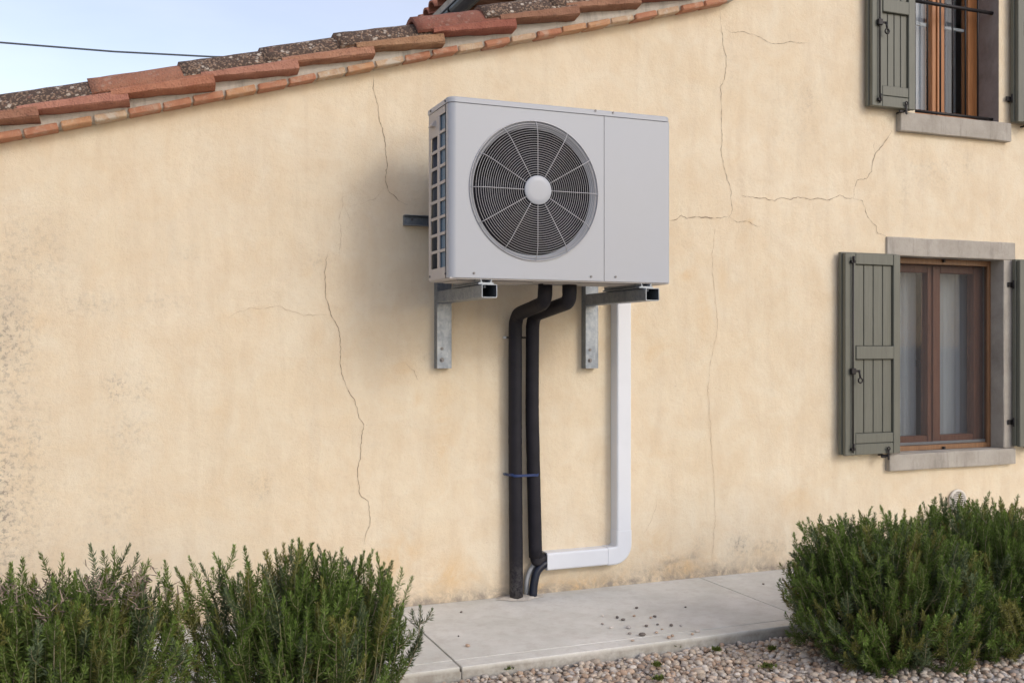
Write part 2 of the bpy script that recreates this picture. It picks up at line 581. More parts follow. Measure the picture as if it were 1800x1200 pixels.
M = {}
M['plaster'] = plaster_mat()
M['tile_old'] = terracotta('lichen_terracotta', (0.27, 0.130, 0.085), (0.38, 0.205, 0.135), 1.0, 0.8)
M['tile_new'] = terracotta('clean_terracotta', (0.31, 0.120, 0.078), (0.41, 0.185, 0.122), 0.22, 0.45)
M['brick_a'] = brick_mat('red_brick', (0.40, 0.17, 0.10), (0.50, 0.25, 0.15), 0.35)
M['brick_b'] = brick_mat('orange_brick', (0.46, 0.24, 0.13), (0.55, 0.32, 0.18), 0.35)
M['brick_c'] = brick_mat('pale_limed_brick', (0.46, 0.30, 0.20), (0.58, 0.44, 0.30), 0.95)
M['mortar'] = stone_mat('lime_mortar', (0.43, 0.395, 0.34), (0.55, 0.51, 0.45), 0.55)
M['stone'] = stone_mat('grey_sandstone', (0.33, 0.30, 0.26), (0.43, 0.40, 0.355), 0.45)
M['reveal'] = stone_mat('shadow_grey_reveal', (0.25, 0.215, 0.20), (0.33, 0.29, 0.27), 0.5)  # plastered reveal, with its shadow grey put into the base colour
M['concrete'] = concrete_mat()
M['galv'] = galv_mat()
M['paint'] = simple('light_grey_enamel', (0.375, 0.398, 0.440), 0.36, 0, 0.03, 3, 0.03, 300)
M['grille'] = simple('grey_coated_wire', (0.42, 0.42, 0.44), 0.4, 0, 0.04, 6)
M['side'] = simple('warm_grey_plastic', (0.44, 0.42, 0.41), 0.5, 0, 0.04, 6)
M['dark'] = simple('dark_interior', (0.012, 0.012, 0.015), 0.7, 0, 0.1, 6)
M['blade'] = simple('dark_grey_fan_plastic', (0.014, 0.014, 0.019), 0.8, 0, 0.1, 5, spec=0.1)
M['fin'] = simple('blue_coated_fins', (0.12, 0.20, 0.30), 0.45, 0.3, 0.25, 60, sv=(0.1, 0.1, 5))
M['findark'] = simple('dark_coil_fins', (0.080, 0.095, 0.125), 0.5, 0.4, 0.3, 60, sv=(6, 6, 0.1))
M['foam'] = dusty_foam()
M['pvc'] = simple('white_pvc', (0.69, 0.72, 0.77), 0.34, 0, 0.025, 5, 0.02, 60)
M['greypvc'] = simple('grey_pvc', (0.36, 0.38, 0.40), 0.5, 0, 0.1, 20)
M['navy'] = simple('navy_hose', (0.006, 0.010, 0.024), 0.4, 0, 0.3, 25, 0.1, 90)
M['blue'] = simple('blue_nylon', (0.008, 0.030, 0.12), 0.4, 0, 0.1, 20)
M['screw'] = simple('screw_steel', (0.16, 0.16, 0.17), 0.4, 0.7, 0.15, 40)
M['iron'] = simple('black_iron', (0.018, 0.016, 0.018), 0.5, 0.4, 0.2, 30, 0.1, 90)
M['shutter'] = shutter_mat()
M['wood_red'] = wood_mat('red_brown_window_wood', (0.20, 0.078, 0.042), (0.29, 0.12, 0.065))
M['wood_orange'] = wood_mat('orange_brown_window_wood', (0.34, 0.135, 0.045), (0.44, 0.19, 0.07))
M['wood_screen'] = wood_mat('bronze_screen_frame', (0.17, 0.085, 0.04), (0.24, 0.125, 0.06))
M['wood_eave'] = wood_mat('brown_eave_timber', (0.16, 0.07, 0.035), (0.24, 0.11, 0.055), 0.7)
M['glass'] = glass_mat('window_glass', 0.90, (0.95, 0.975, 0.985))
M['screen'] = screen_mat()
M['curtain'] = curtain_mat()
M['room'] = simple('room_wall', (0.30, 0.29, 0.28), 0.9, 0, 0.05, 2)
M['gutter'] = simple('dark_gutter_metal', (0.035, 0.035, 0.038), 0.4, 0.5, 0.15, 12)
M['cable'] = simple('grey_cable', (0.07, 0.085, 0.10), 0.6)
M['crack'] = simple('plaster_crack', (0.29, 0.215, 0.15), 0.95, 0, 0.3, 30)
M['crack_faint'] = simple('plaster_hairline', (0.50, 0.39, 0.27), 0.95, 0, 0.2, 30)
M['leaf'] = leaf_mat('rosemary_needle')
M['stem'] = attr_mat('rosemary_stem', 0.85, 0.3)
M['pebble'] = attr_mat('pebble_stone', 0.62, 0.25)
M['litter'] = attr_mat('dry_litter', 0.9, 0.2)
def ground_mat():  # ground made pale so it bounces fill light onto the wall
    m, t, b = node_mat('bounce_gravel_ground')
    vo = t.nodes.new('ShaderNodeTexVoronoi'); vo.inputs['Scale'].default_value = 60
    t.links.new(objvec(t), vo.inputs['Vector'])
    sep = t.nodes.new('ShaderNodeSeparateColor'); t.links.new(vo.outputs['Color'], sep.inputs[0])
    c = mixc(t, sep.outputs[0], (0.38, 0.33, 0.27), (0.62, 0.57, 0.50))
    c = mixc(t, rangen(t, vo.outputs['Distance'], 0.35, 0.62), c, (0.22, 0.18, 0.14))
    t.links.new(c, b.inputs['Base Color'])
    b.inputs['Roughness'].default_value = 0.9
    bump(t, b, mathn(t, 'SUBTRACT', 1.0, vo.outputs['Distance']), 0.8, 0.01)
    return m
M['bounce_ground'] = ground_mat()
M['vent'] = simple('cream_vent_plastic', (0.62, 0.58, 0.52), 0.5, 0, 0.05, 10)

# ------------------------------------------------------------------ setting: ground and path
KY = -0.935      # front edge of the path
GZ = -0.045      # gravel level
g = MB()
g.box(-400, 400, -400, 400, GZ - 0.32, GZ - 0.02)
tag(g.build('ground', M['bounce_ground']), 'gravelled ground around the house, paled to bounce light onto the wall', 'ground', kind='structure')

path = MB().box(-6.5, 9.5, KY + 0.006, 0.0, -0.30, -0.022).build('path', M['concrete'])
tag(path, 'pale concrete path along the foot of the wall', 'path', kind='structure')
joints = [-6.5, -5.37, -3.71, -2.05, -0.39, 1.27, 2.93, 4.59, 6.25, 7.91, 9.5]
for i in range(len(joints) - 1):
    x0, x1 = joints[i] + 0.004, joints[i + 1] - 0.004
    rz = random.uniform(-0.0015, 0.0015)
    s = MB()
    # tooled border strip and field of one slab, with the shallow groove between
    bm = s.bm
    s.box(x0, x1, KY + 0.088, -0.001, -0.021, rz, 0.0015)
    s.box(x0, x1, KY, KY + 0.085, -0.12, rz - 0.0005, 0.004, seg=2)
    s.box(x0 + .004, x1 - .004, KY + 0.08, KY + 0.095, -0.02, rz - 0.004)
    s.build('slab', M['concrete'], path, origin=((x0 + x1) / 2, KY / 2, 0))

# ------------------------------------------------------------------ house
house = thing('house', 'cream plastered farmhouse with a lean-to of old terracotta tiles and olive shuttered windows', 'house', (2.0, 0, 0))
XC = P(1275, 10, 0).x
# rake of the lean-to, measured along the lower edge of the verge bricks
BRY = -0.080
rake_px = [(-400, 328), (0, 252), (200, 214), (400, 175), (600, 136), (750, 106), (900, 79), (1100, 43), (1278, 8), (1500, -38)]
rake_pts = [P(a, b, -0.005) for a, b in rake_px]
rx = np.array([p.x for p in rake_pts]); rzv = np.array([p.z for p in rake_pts])
def rake(x):
    if x < rx[0]:
        return rzv[0] + (x - rx[0]) * (rzv[1] - rzv[0]) / (rx[1] - rx[0])
    return float(np.interp(x, rx, rzv))
TOPZ = 4.05
W1 = dict(x0=P(1578, 449).x, x1=P(1762, 457).x, z0=0.600, z1=1.745)   # lower window opening
W2 = dict(x0=4.395, x1=P(1755.7, 217).x, z0=2.572, z1=3.72)            # upper window opening
XL = -6.5; XR = 9.5

def stain_layers(x, z):
    """three wear masks: grey mould, ochre wash, worn foot"""
    r_ = np.zeros_like(x); g_ = np.zeros_like(x); b_ = np.zeros_like(x)
    def blob(arr, px, py, wx, wz, k):
        p = P(px, py, 0)
        d = ((x - p.x) / wx) ** 2 + ((z - p.z) / wz) ** 2
        arr[:] = np.maximum(arr, k * np.exp(-d))
    for q in [(0, 880, .09, .34, 1.0), (0, 860, .16, .40, .7), (10, 600, .10, .26, .8), (40, 450, .16, .2, .35), (1180, 1000, .3, .03, .5), (1350, 960, .2, .05, .4), (45, 600, .05, .16, .5), (15, 780, .09, .18, .6), (205, 682, .045, .06, .75), (250, 690, .03, .08, .45),
              (225, 760, .10, .12, .32), (160, 535, .12, .05, .35), (285, 530, .10, .05, .25), (460, 855, .05, .07, .35), (200, 900, .15, .2, .22), (60, 770, .05, .05, .5), (30, 690, .04, .08, .5),
              (1300, 958, .06, .05, .9), (1228, 958, .04, .04, .5), (1420, 175, .06, .09, .30), (1280, 120, .08, .2, .16), (1640, 300, .25, .10, .22), (1590, 330, .03, .14, .2), (1700, 290, .05, .09, .25),
              (1400, 210, .25, .25, .14), (330, 450, .05, .04, .25), (560, 460, .05, .05, .28), (750, 628, .02, .01, .8), (1545, 130, .06, .2, .15)]:
        blob(r_, *q)
    for q in [(780, 760, .06, .38, .55), (700, 990, .18, .15, .75), (790, 1010, .20, .12, .8), (1000, 1030, .45, .06, .9), (1150, 960, .16, .16, .6), (1200, 1000, .25, .10, .85),
              (1205, 480, .08, .05, .7), (1235, 560, .06, .16, .6), (1150, 620, .12, .16, .45), (1120, 560, .05, .3, .4), (220, 580, .04, .08, .45), (215, 760, .06, .10, .45),
              (430, 560, .16, .08, .45), (540, 480, .05, .05, .4), (390, 720, .08, .10, .35), (465, 850, .06, .10, .35), (1290, 250, .10, .4, .28), (1680, 355, .10, .10, .4), (1390, 260, .3, .3, .22),
              (1390, 880, .3, .12, .45), (1150, 820, .10, .25, .35), (50, 580, .15, .15, .4), (710, 645, .06, .04, .7), (735, 700, .03, .05, .5), (1700, 610, .1, .3, .15), (600, 450, .05, .1, .25), (1320, 390, .06, .02, .7), (1180, 690, .1, .1, .3), (1270, 470, .04, .2, .4)]:
        blob(g_, *q)
    g_[:] = np.maximum(g_, 0.38 * np.exp(-(z / 0.20) ** 2))
    g_[:] = np.maximum(g_, 0.22)
    b_[:] = 0.95 * np.exp(-((z - 0.0) / 0.018) ** 2) + 0.55 * np.exp(-(z / 0.05) ** 2) + 0.22 * np.exp(-(z / 0.13) ** 2)
    for q in [(1180, 985, .07, .03, .9), (1215, 978, .05, .02, .9), (1290, 995, .10, .04, .6), (1345, 985, .10, .03, .5), (870, 1045, .09, .045, 1.0), (1160, 1012, .12, .03, .6), (1258, 1000, .02, .06, .8)]:
        blob(b_, *q)
    return np.stack([r_, g_, np.clip(b_, 0, 1), np.ones_like(x)], 1)

def undul(x, z):
    return (0.0035 * np.sin(x * 1.7 + 0.6) * np.cos(z * 1.3) + 0.0018 * np.sin(x * 5.1 + z * 3.3) + 0.0012 * np.sin(x * 11.0 - z * 9.1 + 1.0))

def grid_wall(name, xs, zs_fn, nz, holes):
    X = []; Z = []
    for x in xs:
        col = zs_fn(x)
        X.append(np.full(len(col), x)); Z.append(col)
    X = np.array(X); Z = np.array(Z)
    nx, nz = X.shape
    xv = X.ravel(); zv = Z.ravel()
    # stays flat around the openings, so that stone trim sits clean
    f = np.ones_like(xv)
    for w in (W1, W2):
        d = np.maximum(np.maximum(w['x0'] - xv, xv - w['x1']), np.maximum(w['z0'] - zv, zv - w['z1']))
        f = np.minimum(f, np.clip((d - 0.12) / 0.25, 0, 1))
    y = undul(xv, zv) * f
    V = np.stack([xv, y, zv], 1)
    idx = np.arange(nx * nz).reshape(nx, nz)
    a = idx[:-1, :-1].ravel(); b = idx[1:, :-1].ravel(); c = idx[1:, 1:].ravel(); d = idx[:-1, 1:].ravel()
    cx = (xv[a] + xv[c]) / 2; cz = (zv[a] + zv[c]) / 2
    keep = np.ones(len(a), bool)
    for w in holes:
        keep &= ~((cx > w['x0']) & (cx < w['x1']) & (cz > w['z0']) & (cz < w['z1']))
    Fc = np.stack([a, b, c, d], 1)[keep].ravel()
    return mesh_np(name, V, Fc, 4, M['plaster'], house, True, stain_layers(xv, zv))

def axis_pts(a, b, step, keys=()):
    ks = sorted([a, b] + [k for k in keys if a < k < b])
    out = [ks[0]]
    for p, q in zip(ks[:-1], ks[1:]):
        n = max(1, int(round((q - p) / step)))
        out += [p + (q - p) * i / n for i in range(1, n + 1)]
    return np.array(out)

xs = np.concatenate([axis_pts(XL, -1.2, 0.12)[:-1], axis_pts(-1.2, XC, 0.022)])
base_v = np.linspace(0, 1, 150) ** 1.15
wl = grid_wall('wall', xs, lambda x: -0.03 + (rake(x) + 0.05 + 0.03) * base_v, 0, [])
wl['label'] = 'cream plaster wall of the lean-to'
xs = np.concatenate([axis_pts(XC, 5.9, 0.022, (W1['x0'], W1['x1'], W2['x0'], W2['x1']))[:-1], axis_pts(5.9, XR, 0.15)])
zs = axis_pts(-0.03, TOPZ, 0.022, (W1['z0'], W1['z1'], W2['z0'], W2['z1']))
zs[1] = 0.006
wr = grid_wall('wall', xs, lambda x: zs, 0, [W1, W2])
wr['label'] = 'cream plaster wall of the main house'
# body of the building behind the plaster skins
sb = MB()
sb.box(XC + 0.0, XC + 0.25, 0.02, 8.0, 1.6, TOPZ)
sb.box(XL, XL + 0.25, 0.02, 5.0, -0.03, rake(XL))
sb.box(XR - 0.25, XR, 0.02, 8.0, -0.03, TOPZ)
sb.box(XC, XR - .26, 7.75, 7.99, -0.03, TOPZ - .002)
sb.box(XL + .26, XC - .002, 4.75, 4.99, -0.03, rake(XL))
xv = np.zeros(0)
side = sb.build('wall', M['plaster'], house, label='plastered side wall rising above the lean-to roof')

# ---- cracks: thin jagged fissures
def crack(pts, w=0.0022, faint=False, jag=0.004, seedv=0):
    rr = random.Random(seedv)
    pw = [P(a, b, 0) for a, b in pts]
    fine = []
    for a, b in zip(pw[:-1], pw[1:]):
        n = max(2, int((b - a).length / 0.011))
        for i in range(n):
            fine.append(a.lerp(b, i / n))
    fine.append(pw[-1])
    n = len(fine)
    # random walk jitter
    j = [(0, 0)]
    jx = jz = 0
    for i in range(1, n):
        jx = jx * 0.8 + rr.uniform(-jag, jag); jz = jz * 0.75 + rr.uniform(-jag, jag)
        j.append((jx, jz))
    bm = bmesh.new()
    L = []; Rr_ = []; th_ = 1.0
    for i, p in enumerate(fine):
        q = Vector((p.x + j[i][0], 0, p.z + j[i][1]))
        a = fine[max(0, i - 1)]; b = fine[min(n - 1, i + 1)]
        d = (b - a).normalized(); nrm = Vector((d.z, 0, -d.x))
        tp = min(1, i / 6, (n - 1 - i) / 6) * 0.8 + 0.2
        th_ = 1.0 if th_ > 0 and rr.random() < .96 else (0.2 if rr.random() < .45 else 1.0)
        ww = w * .70 * tp * th_ * rr.uniform(0.25, 1.45) / 2
        yy = float(undul(np.array([q.x]), np.array([q.z]))[0]) - 0.0016
        if q.x > W1['x0'] - .4: yy = min(yy, -0.0016)
        L.append(bm.verts.new((q.x + nrm.x * ww, yy, q.z + nrm.z * ww)))
        Rr_.append(bm.verts.new((q.x - nrm.x * ww, yy, q.z - nrm.z * ww)))
    for i in range(n - 1):
        bm.faces.new((L[i], Rr_[i], Rr_[i + 1], L[i + 1]))
    m_ = MB(); m_.bm.free(); m_.bm = bm
    return m_.build('crack', M['crack_faint'] if faint else M['crack'], house)

crack([(657, 133), (656, 159), (665, 188), (671, 221), (676, 258), (681, 291), (676, 320), (683, 338), (698, 353), (716, 360)], .0038, seedv=1)
crack([(676, 330), (658, 349), (632, 358)], .002, True, seedv=2)
crack([(603, 331), (603, 357), (594, 382), (598, 415), (593, 459)], .0022, True, seedv=3)
crack([(593, 455), (586, 448), (579, 444)], .0022, True, seedv=34)
crack([(632, 358), (615, 366), (604, 380)], .002, True, seedv=35)
crack([(603, 360), (614, 390), (608, 402)], .0018, True, seedv=33)
crack([(577, 441), (571, 474), (570, 525), (581, 551), (595, 576), (600, 606), (598, 639), (606, 668), (625, 705), (638, 745), (632, 789), (625, 840), (632, 870), (647, 880), (650, 913), (640, 957)], .0036, seedv=4)
crack([(400, 559), (437, 541), (494, 541), (537, 553), (575, 555)], .0026, True, seedv=5)
crack([(1264.5, 16), (1267.5, 34), (1269, 56), (1270.5, 79), (1276, 105), (1275, 131), (1267, 154), (1265.6, 176), (1269, 202), (1268, 240), (1269, 277), (1277, 307), (1284, 337), (1284, 375), (1280, 382)], .0034, seedv=6)
crack([(1277, 51), (1286, 56), (1309, 56), (1337, 64), (1350, 75), (1365, 78), (1387, 75), (1425, 78)], .003, seedv=7)
crack([(1170, 391), (1182, 388), (1190, 385), (1200, 378), (1210, 384), (1237, 382), (1258, 386), (1282, 381)], .0055, seedv=8)
crack([(1282, 381), (1297, 391), (1311, 387), (1325, 396), (1342, 399)], .0035, seedv=9)
crack([(1303, 344), (1346, 349.5), (1361, 353), (1371, 347), (1387, 349), (1404, 345), (1425, 351), (1440, 348), (1455, 352), (1475.6, 343), (1487, 349.5), (1500, 349.5)], .0045, seedv=10)
crack([(1500, 349.5), (1517, 354), (1521, 371), (1532, 390), (1539, 399), (1541, 409), (1554, 414)], .0042, seedv=11)
crack([(1500, 349.5), (1502, 330), (1507, 319), (1524, 314), (1532, 300), (1534, 281), (1537, 270), (1551, 257), (1560, 246), (1569, 231)], .0042, seedv=12)
crack([(1537, 270), (1535, 258), (1537, 248)], .003, seedv=13)
crack([(1258, 394), (1252, 462), (1258, 531), (1263, 575), (1252, 612), (1244, 687), (1249, 775), (1254, 844), (1258, 900), (1252, 975), (1258, 1012)], .0028, True, seedv=14)
crack([(710, 635), (722, 648), (734, 668)], .006, True, seedv=15)
crack([(1130, 940), (1148, 905), (1156, 870)], .002, True, seedv=17)

# ---- verge: mortar bed, bricks, rake tiles
band = MB()
xsb = axis_pts(XL, XC + 0.02, 0.12)
A = []
top_off = lambda x: 0.120
for x in xsb:
    z0 = rake(x) + 0.004; z1 = rake(x) + top_off(x)
    A.append([band.bm.verts.new(p) for p in ((x, -0.066, z0 + .003), (x, -0.070, z0 + 0.04), (x, -0.048, z1), (x, 0.30, z1), (x, 0.30, z0))])
for a, b in zip(A[:-1], A[1:]):
    for k in range(5):
        band.bm.faces.new((a[k], b[k], b[(k + 1) % 5], a[(k + 1) % 5]))
band.bm.faces.new(A[0]); band.bm.faces.new(A[-1][::-1])
verge = band.build('verge_mortar', M['mortar'], house)

# brick ends: measured joints along the rake (lower edge)
bj = [-390, -330, -262, -200, -135, -72, -14, 42, 107, 166, 227, 288, 341, 398, 455, 509, 560, 612, 662, 714, 762, 808, 854, 900, 946, 990, 1034, 1076, 1118, 1158, 1199, 1240, 1282]
cols = 'aaabaaaabcaaabaacbcaacacabbcaca'
def mk_brick(L, H, D, seed, name, mat):
    rr = random.Random(seed)
    m_ = MB(); m_.box(0, L, 0, D, 0, H, 0.006, seg=2)
    for v in m_.bm.verts:
        v.co += Vector((rr.uniform(-.0018, .0018), rr.uniform(-.0025, .0025), rr.uniform(-.0018, .0018)))
    return m_
for i in range(len(bj) - 1):
    xa = P(bj[i], 0, BRY).x; xb = P(bj[i + 1], 0, BRY).x
    L = xb - xa - 0.006
    za = rake(xa); zb = rake(xb)
    ang = math.atan2(zb - za, xb - xa)
    mt = M['brick_' + cols[i % len(cols)]]
    jj = random.uniform(-.006, .006)
    o = mk_brick(L, 0.028 + random.uniform(-.002, .002), 0.14, i, 'brick', mt).build('brick', mt, verge, loc=(xa + .003, BRY + jj, za + random.uniform(-.002, .002)))
    o.rotation_euler = (0, -ang, 0)

# tiles: right upper corner of each lip as measured, tile rises less steeply than the rake
LIPY = -0.135
tilt = math.atan2(P(520.6, 104.6, LIPY).z - P(349, 127.5, LIPY).z, P(520.6, 104.6, LIPY).x - P(349, 127.5, LIPY).x)
rights = [(-112, 218), (64, 190), (224, 161), (376, 132), (520.6, 104.6), (655, 79), (782, 58.6), (905, 34.5), (1017, 13)]
ends = [P(a, b, LIPY) for a, b in rights]
step = (ends[-1].x - ends[1].x) / 7
stz = (ends[-1].z - ends[1].z) / 7
for k in range(1, 4):
    ends.append(ends[8] + Vector((step * k, 0, stz * k)))
pre = [ends[0] - Vector((step * k, 0, stz * k * 1.0)) for k in range(1, 13)]
roof = MB()
# boards / slab of the lean-to roof under the tiles
zl = lambda x: rake(x) + 0.118
xr2 = axis_pts(XL - .2, XC - .004, 0.5)
RA = []
for x in xr2:
    RA.append([roof.bm.verts.new(p) for p in ((x, -0.03, zl(x) + .004), (x, 5.2, zl(x) + .004), (x, 5.2, zl(x) + .07), (x, -0.03, zl(x) + .03))])
for a, b in zip(RA[:-1], RA[1:]):
    for k in range(4):
        roof.bm.faces.new((a[k], b[k], b[(k + 1) % 4], a[(k + 1) % 4]))
roof.bm.faces.new(RA[0]); roof.bm.faces.new(RA[-1][::-1])
roof_o = roof.build('roof', M['mortar'], house, label='lean-to roof of overlapping terracotta tiles')

def rake_tile_mesh(seed, mat, length):
    """angled cover tile: rounded crown, sloping face, thick vertical lip that starts short of the lower end"""
    rr = random.Random(seed)
    bm = bmesh.new()
    cr_l = bm.verts.layers.float.new('crust')
    # outline (y, z) of outer surface from back foot over the crown to the lip; z=0 is lip top edge
    outer = [(0.235, -0.055), (0.225, -0.005), (0.200, 0.040), (0.165, 0.066), (0.120, 0.078), (0.078, 0.080), (0.050, 0.067), (0.024, 0.036), (0.000, 0.000)]
    thick = 0.017
    def inner(pts):
        out = []
        for i, (y, z) in enumerate(pts):
            a = pts[max(0, i - 1)]; b = pts[min(len(pts) - 1, i + 1)]
            d = Vector((b[0] - a[0], b[1] - a[1])).normalized()
            out.append((y - d.y * thick, z + d.x * thick))
        return out
    inn = [(y, z) for y, z in inner(outer)]
    nseg = 10
    lip_h = 0.035
    xs_ = [-length + length * i / nseg for i in range(nseg + 1)]
    def sec(x, pts, flare):
        return [bm.verts.new((x + rr.uniform(-.0015, .0015), y * flare + rr.uniform(-.001, .001), z + rr.uniform(-.0012, .0012))) for y, z in pts]
    O = []; I = []
    for x in xs_:
        fl = 1.0
        O.append(sec(x, outer, fl)); I.append(sec(x, inn, fl))
    for row, cnt in zip(O, range(len(O))):
        for k, v in enumerate(row):
            v[cr_l] = 1.0
    for i in range(nseg):
        for k in range(len(outer) - 1):
            f = bm.faces.new((O[i][k], O[i + 1][k], O[i + 1][k + 1], O[i][k + 1])); f.smooth = True
            f = bm.faces.new((I[i][k], I[i][k + 1], I[i + 1][k + 1], I[i + 1][k])); f.smooth = True
        for k in (0, len(outer) - 1):
            bm.faces.new((O[i][k], I[i][k], I[i + 1][k], O[i + 1][k]))
    for i in (0, nseg):
        for k in range(len(outer) - 1):
            bm.faces.new((O[i][k], O[i][k + 1], I[i][k + 1], I[i][k]))
    # the lip: a thick strip with its own lower arris
    x0 = -length + 0.072
    m_ = MB(); m_.bm.free(); m_.bm = bm
    before = set(bm.verts)
    pts = [(-0.001, 0.002), (0.012, 0.010), (0.085, -0.002), (0.072, -lip_h - 0.010), (0.008, -lip_h), (-0.001, -lip_h + .006)]
    rows = []
    n2 = 9
    for i in range(n2 + 1):
        x = x0 + (0.0 - x0) * i / n2
        w = rr.uniform(-.0015, .0015)
        gk = .55 + .60 * i / n2
        rows.append([bm.verts.new((x, y - 0.002 + w, z * (gk if z < -.02 else 1) + (rr.uniform(-.0025, .0025) if z < -.02 else rr.uniform(-.001, .001)))) for y, z in pts])
    for a, b in zip(rows[:-1], rows[1:]):
        for k in range(len(pts)):
            bm.faces.new((a[k], b[k], b[(k + 1) % len(pts)], a[(k + 1) % len(pts)]))
    bm.faces.new(rows[0]); bm.faces.new(rows[-1][::-1])
    bmesh.ops.recalc_face_normals(bm, faces=bm.faces)
    me = bpy.data.meshes.new('rake_tile')
    bm.to_mesh(me); bm.free()
    me.materials.append(mat)
    return me
kinds = ['tile_old', 'tile_old', 'tile_old', 'tile_new', 'tile_old', 'tile_old', 'tile_old', 'tile_new', 'tile_old', 'tile_old', 'tile_new', 'tile_old']
LEN = (P(520.6, 104, LIPY).x - P(317, 120, LIPY).x) / math.cos(tilt)
for i, e in enumerate(ends):
    if e.x > XC + 0.14: continue
    me = rake_tile_mesh(i, M[kinds[i]], LEN + random.uniform(-.008, .008))
    o = link('rake_tile', me, roof_o, loc=(e.x + random.uniform(-.008, .008), LIPY + random.uniform(-.008, .008), e.z + random.uniform(-.003, .003)))
    o.rotation_euler = (R(random.uniform(-1, 1)), -tilt + R(random.uniform(-.9, .9)), R(random.uniform(-.5, .5)))
shared = rake_tile_mesh(99, M['tile_old'], LEN)
for e in pre:
    if e.x < XL - .1: continue
    o = link('rake_tile', shared, roof_o, loc=(e.x, LIPY, e.z)); o.rotation_euler = (0, -tilt, 0)
# the field of the lean-to roof behind the verge: rows of cover tiles, one mesh
fv = []; ff = []
nr = 0
alltiles = [e for e in ends if e.x < XC] + [e for e in pre if e.x > XL]
for row in range(1, 20):
    for e in alltiles:
        y0 = LIPY + 0.06 + row * 0.24
        for i in range(2):
            x = e.x - (LEN if i == 0 else 0); z = e.z - (math.sin(tilt) * LEN if i == 0 else 0)
            for k in range(7):
                a = math.pi * k / 6
                fv.append((x, y0 + 0.10 + 0.10 * math.cos(a), z - 0.02 + 0.085 * math.sin(a)))
        b0 = len(fv) - 14
        for k in range(6):
            ff += [b0 + k, b0 + 7 + k, b0 + 8 + k, b0 + k + 1]
mesh_np('cover_tiles', np.array(fv), np.array(ff), 4, M['tile_old'], roof_o, False, None, 'stuff')

# ---- upper house eave with gutter, seen above the lean-to
XG = 2.70; ZG = 3.93
eb = MB().box(XG + 0.03, XC + 0.3, -0.10, 8.1, TOPZ, TOPZ + 0.03).build('eave_boards', M['wood_eave'], house)
ev_me = None
for i in range(20):
    y = 0.15 + i * 0.40
    if ev_me is None:
        ev_me = MB().box(XG + 0.09, XC + 0.02, 0, 0.07, TOPZ - 0.075, TOPZ - 0.005, 0.004).build('rafter', M['wood_eave'], eb, loc=(0, y, 0)).data
    else:
        link('rafter', ev_me, eb, loc=(0, y, 0))
rf = MB()
rf.prism([(XG + 0.02, TOPZ + .032), (6.3, TOPZ + 1.1), (9.9, TOPZ + .032), (9.9, TOPZ + .10), (6.3, TOPZ + 1.17), (XG + 0.0, TOPZ + .09)], 'y', -0.12, 8.12)
rf_o = rf.build('roof', M['mortar'], house, label='roof of the main house above the upper window')
me_t = None
for i in range(40):
    y = -0.05 + i * 0.205
    o = None
    if me_t is None:
        b_ = MB()
        sec = [(0.085 * math.cos(math.pi * k / 8), 0.075 * math.sin(math.pi * k / 8)) for k in range(9)] + [(0.068 * math.cos(math.pi * k / 8), 0.058 * math.sin(math.pi * k / 8)) for k in range(8, -1, -1)]
        b_.prism(sec, 'x', 0, 0.45)
        o = b_.build('roof_tile', M['tile_new'], rf_o, loc=(XG - 0.03, y, TOPZ + 0.10))
        me_t = o.data
    else:
        o = link('roof_tile', me_t, rf_o, loc=(XG - 0.03 + random.uniform(-.01, .01), y, TOPZ + 0.10))
    o.rotation_euler = (0, -math.atan2(1.06, 3.6), R(random.uniform(-1.5, 1.5)))
gt = MB()
go = [(XG + 0.075 * math.cos(a), ZG + 0.06 + 0.075 * math.sin(a)) for a in [math.pi + math.pi * k / 10 for k in range(11)]]
gi = [(XG + 0.070 * math.cos(a), ZG + 0.06 + 0.070 * math.sin(a)) for a in [2 * math.pi - math.pi * k / 10 for k in range(11)]]
gt.prism(go + gi, 'y', -0.10, 8.1)
for y in (1.1, 2.2, 3.3, 4.4, 5.5, 6.6):
    gt.torus((XG, y, ZG + 0.06), 'y', 0.079, 0.006, 16, 5, math.pi, 2 * math.pi)
gt.tube([(XG - .076, -0.1, ZG + .062), (XG - .076, 8.1, ZG + .062)], 0.008, 8)
gt.build('gutter', M['gutter'], house)

# ------------------------------------------------------------------ windows
def curtain_mesh(name, x0, x1, z0, z1, y, parent, amp=0.018, ph=0.0):
    n = 60
    V = []; Fc = []
    for i in range(n + 1):
        x = x0 + (x1 - x0) * i / n
        yy = y + amp * math.sin(i * 0.95 + ph) * (0.6 + 0.4 * math.sin(i * 0.31 + 1)) + amp * .4 * math.sin(i * 2.1)
        V += [(x, yy, z0), (x, yy, z1)]
    for i in range(n):
        Fc += [2 * i, 2 * i + 2, 2 * i + 3, 2 * i + 1]
    return mesh_np(name, np.array(V), np.array(Fc), 4, M['curtain'], parent, True)

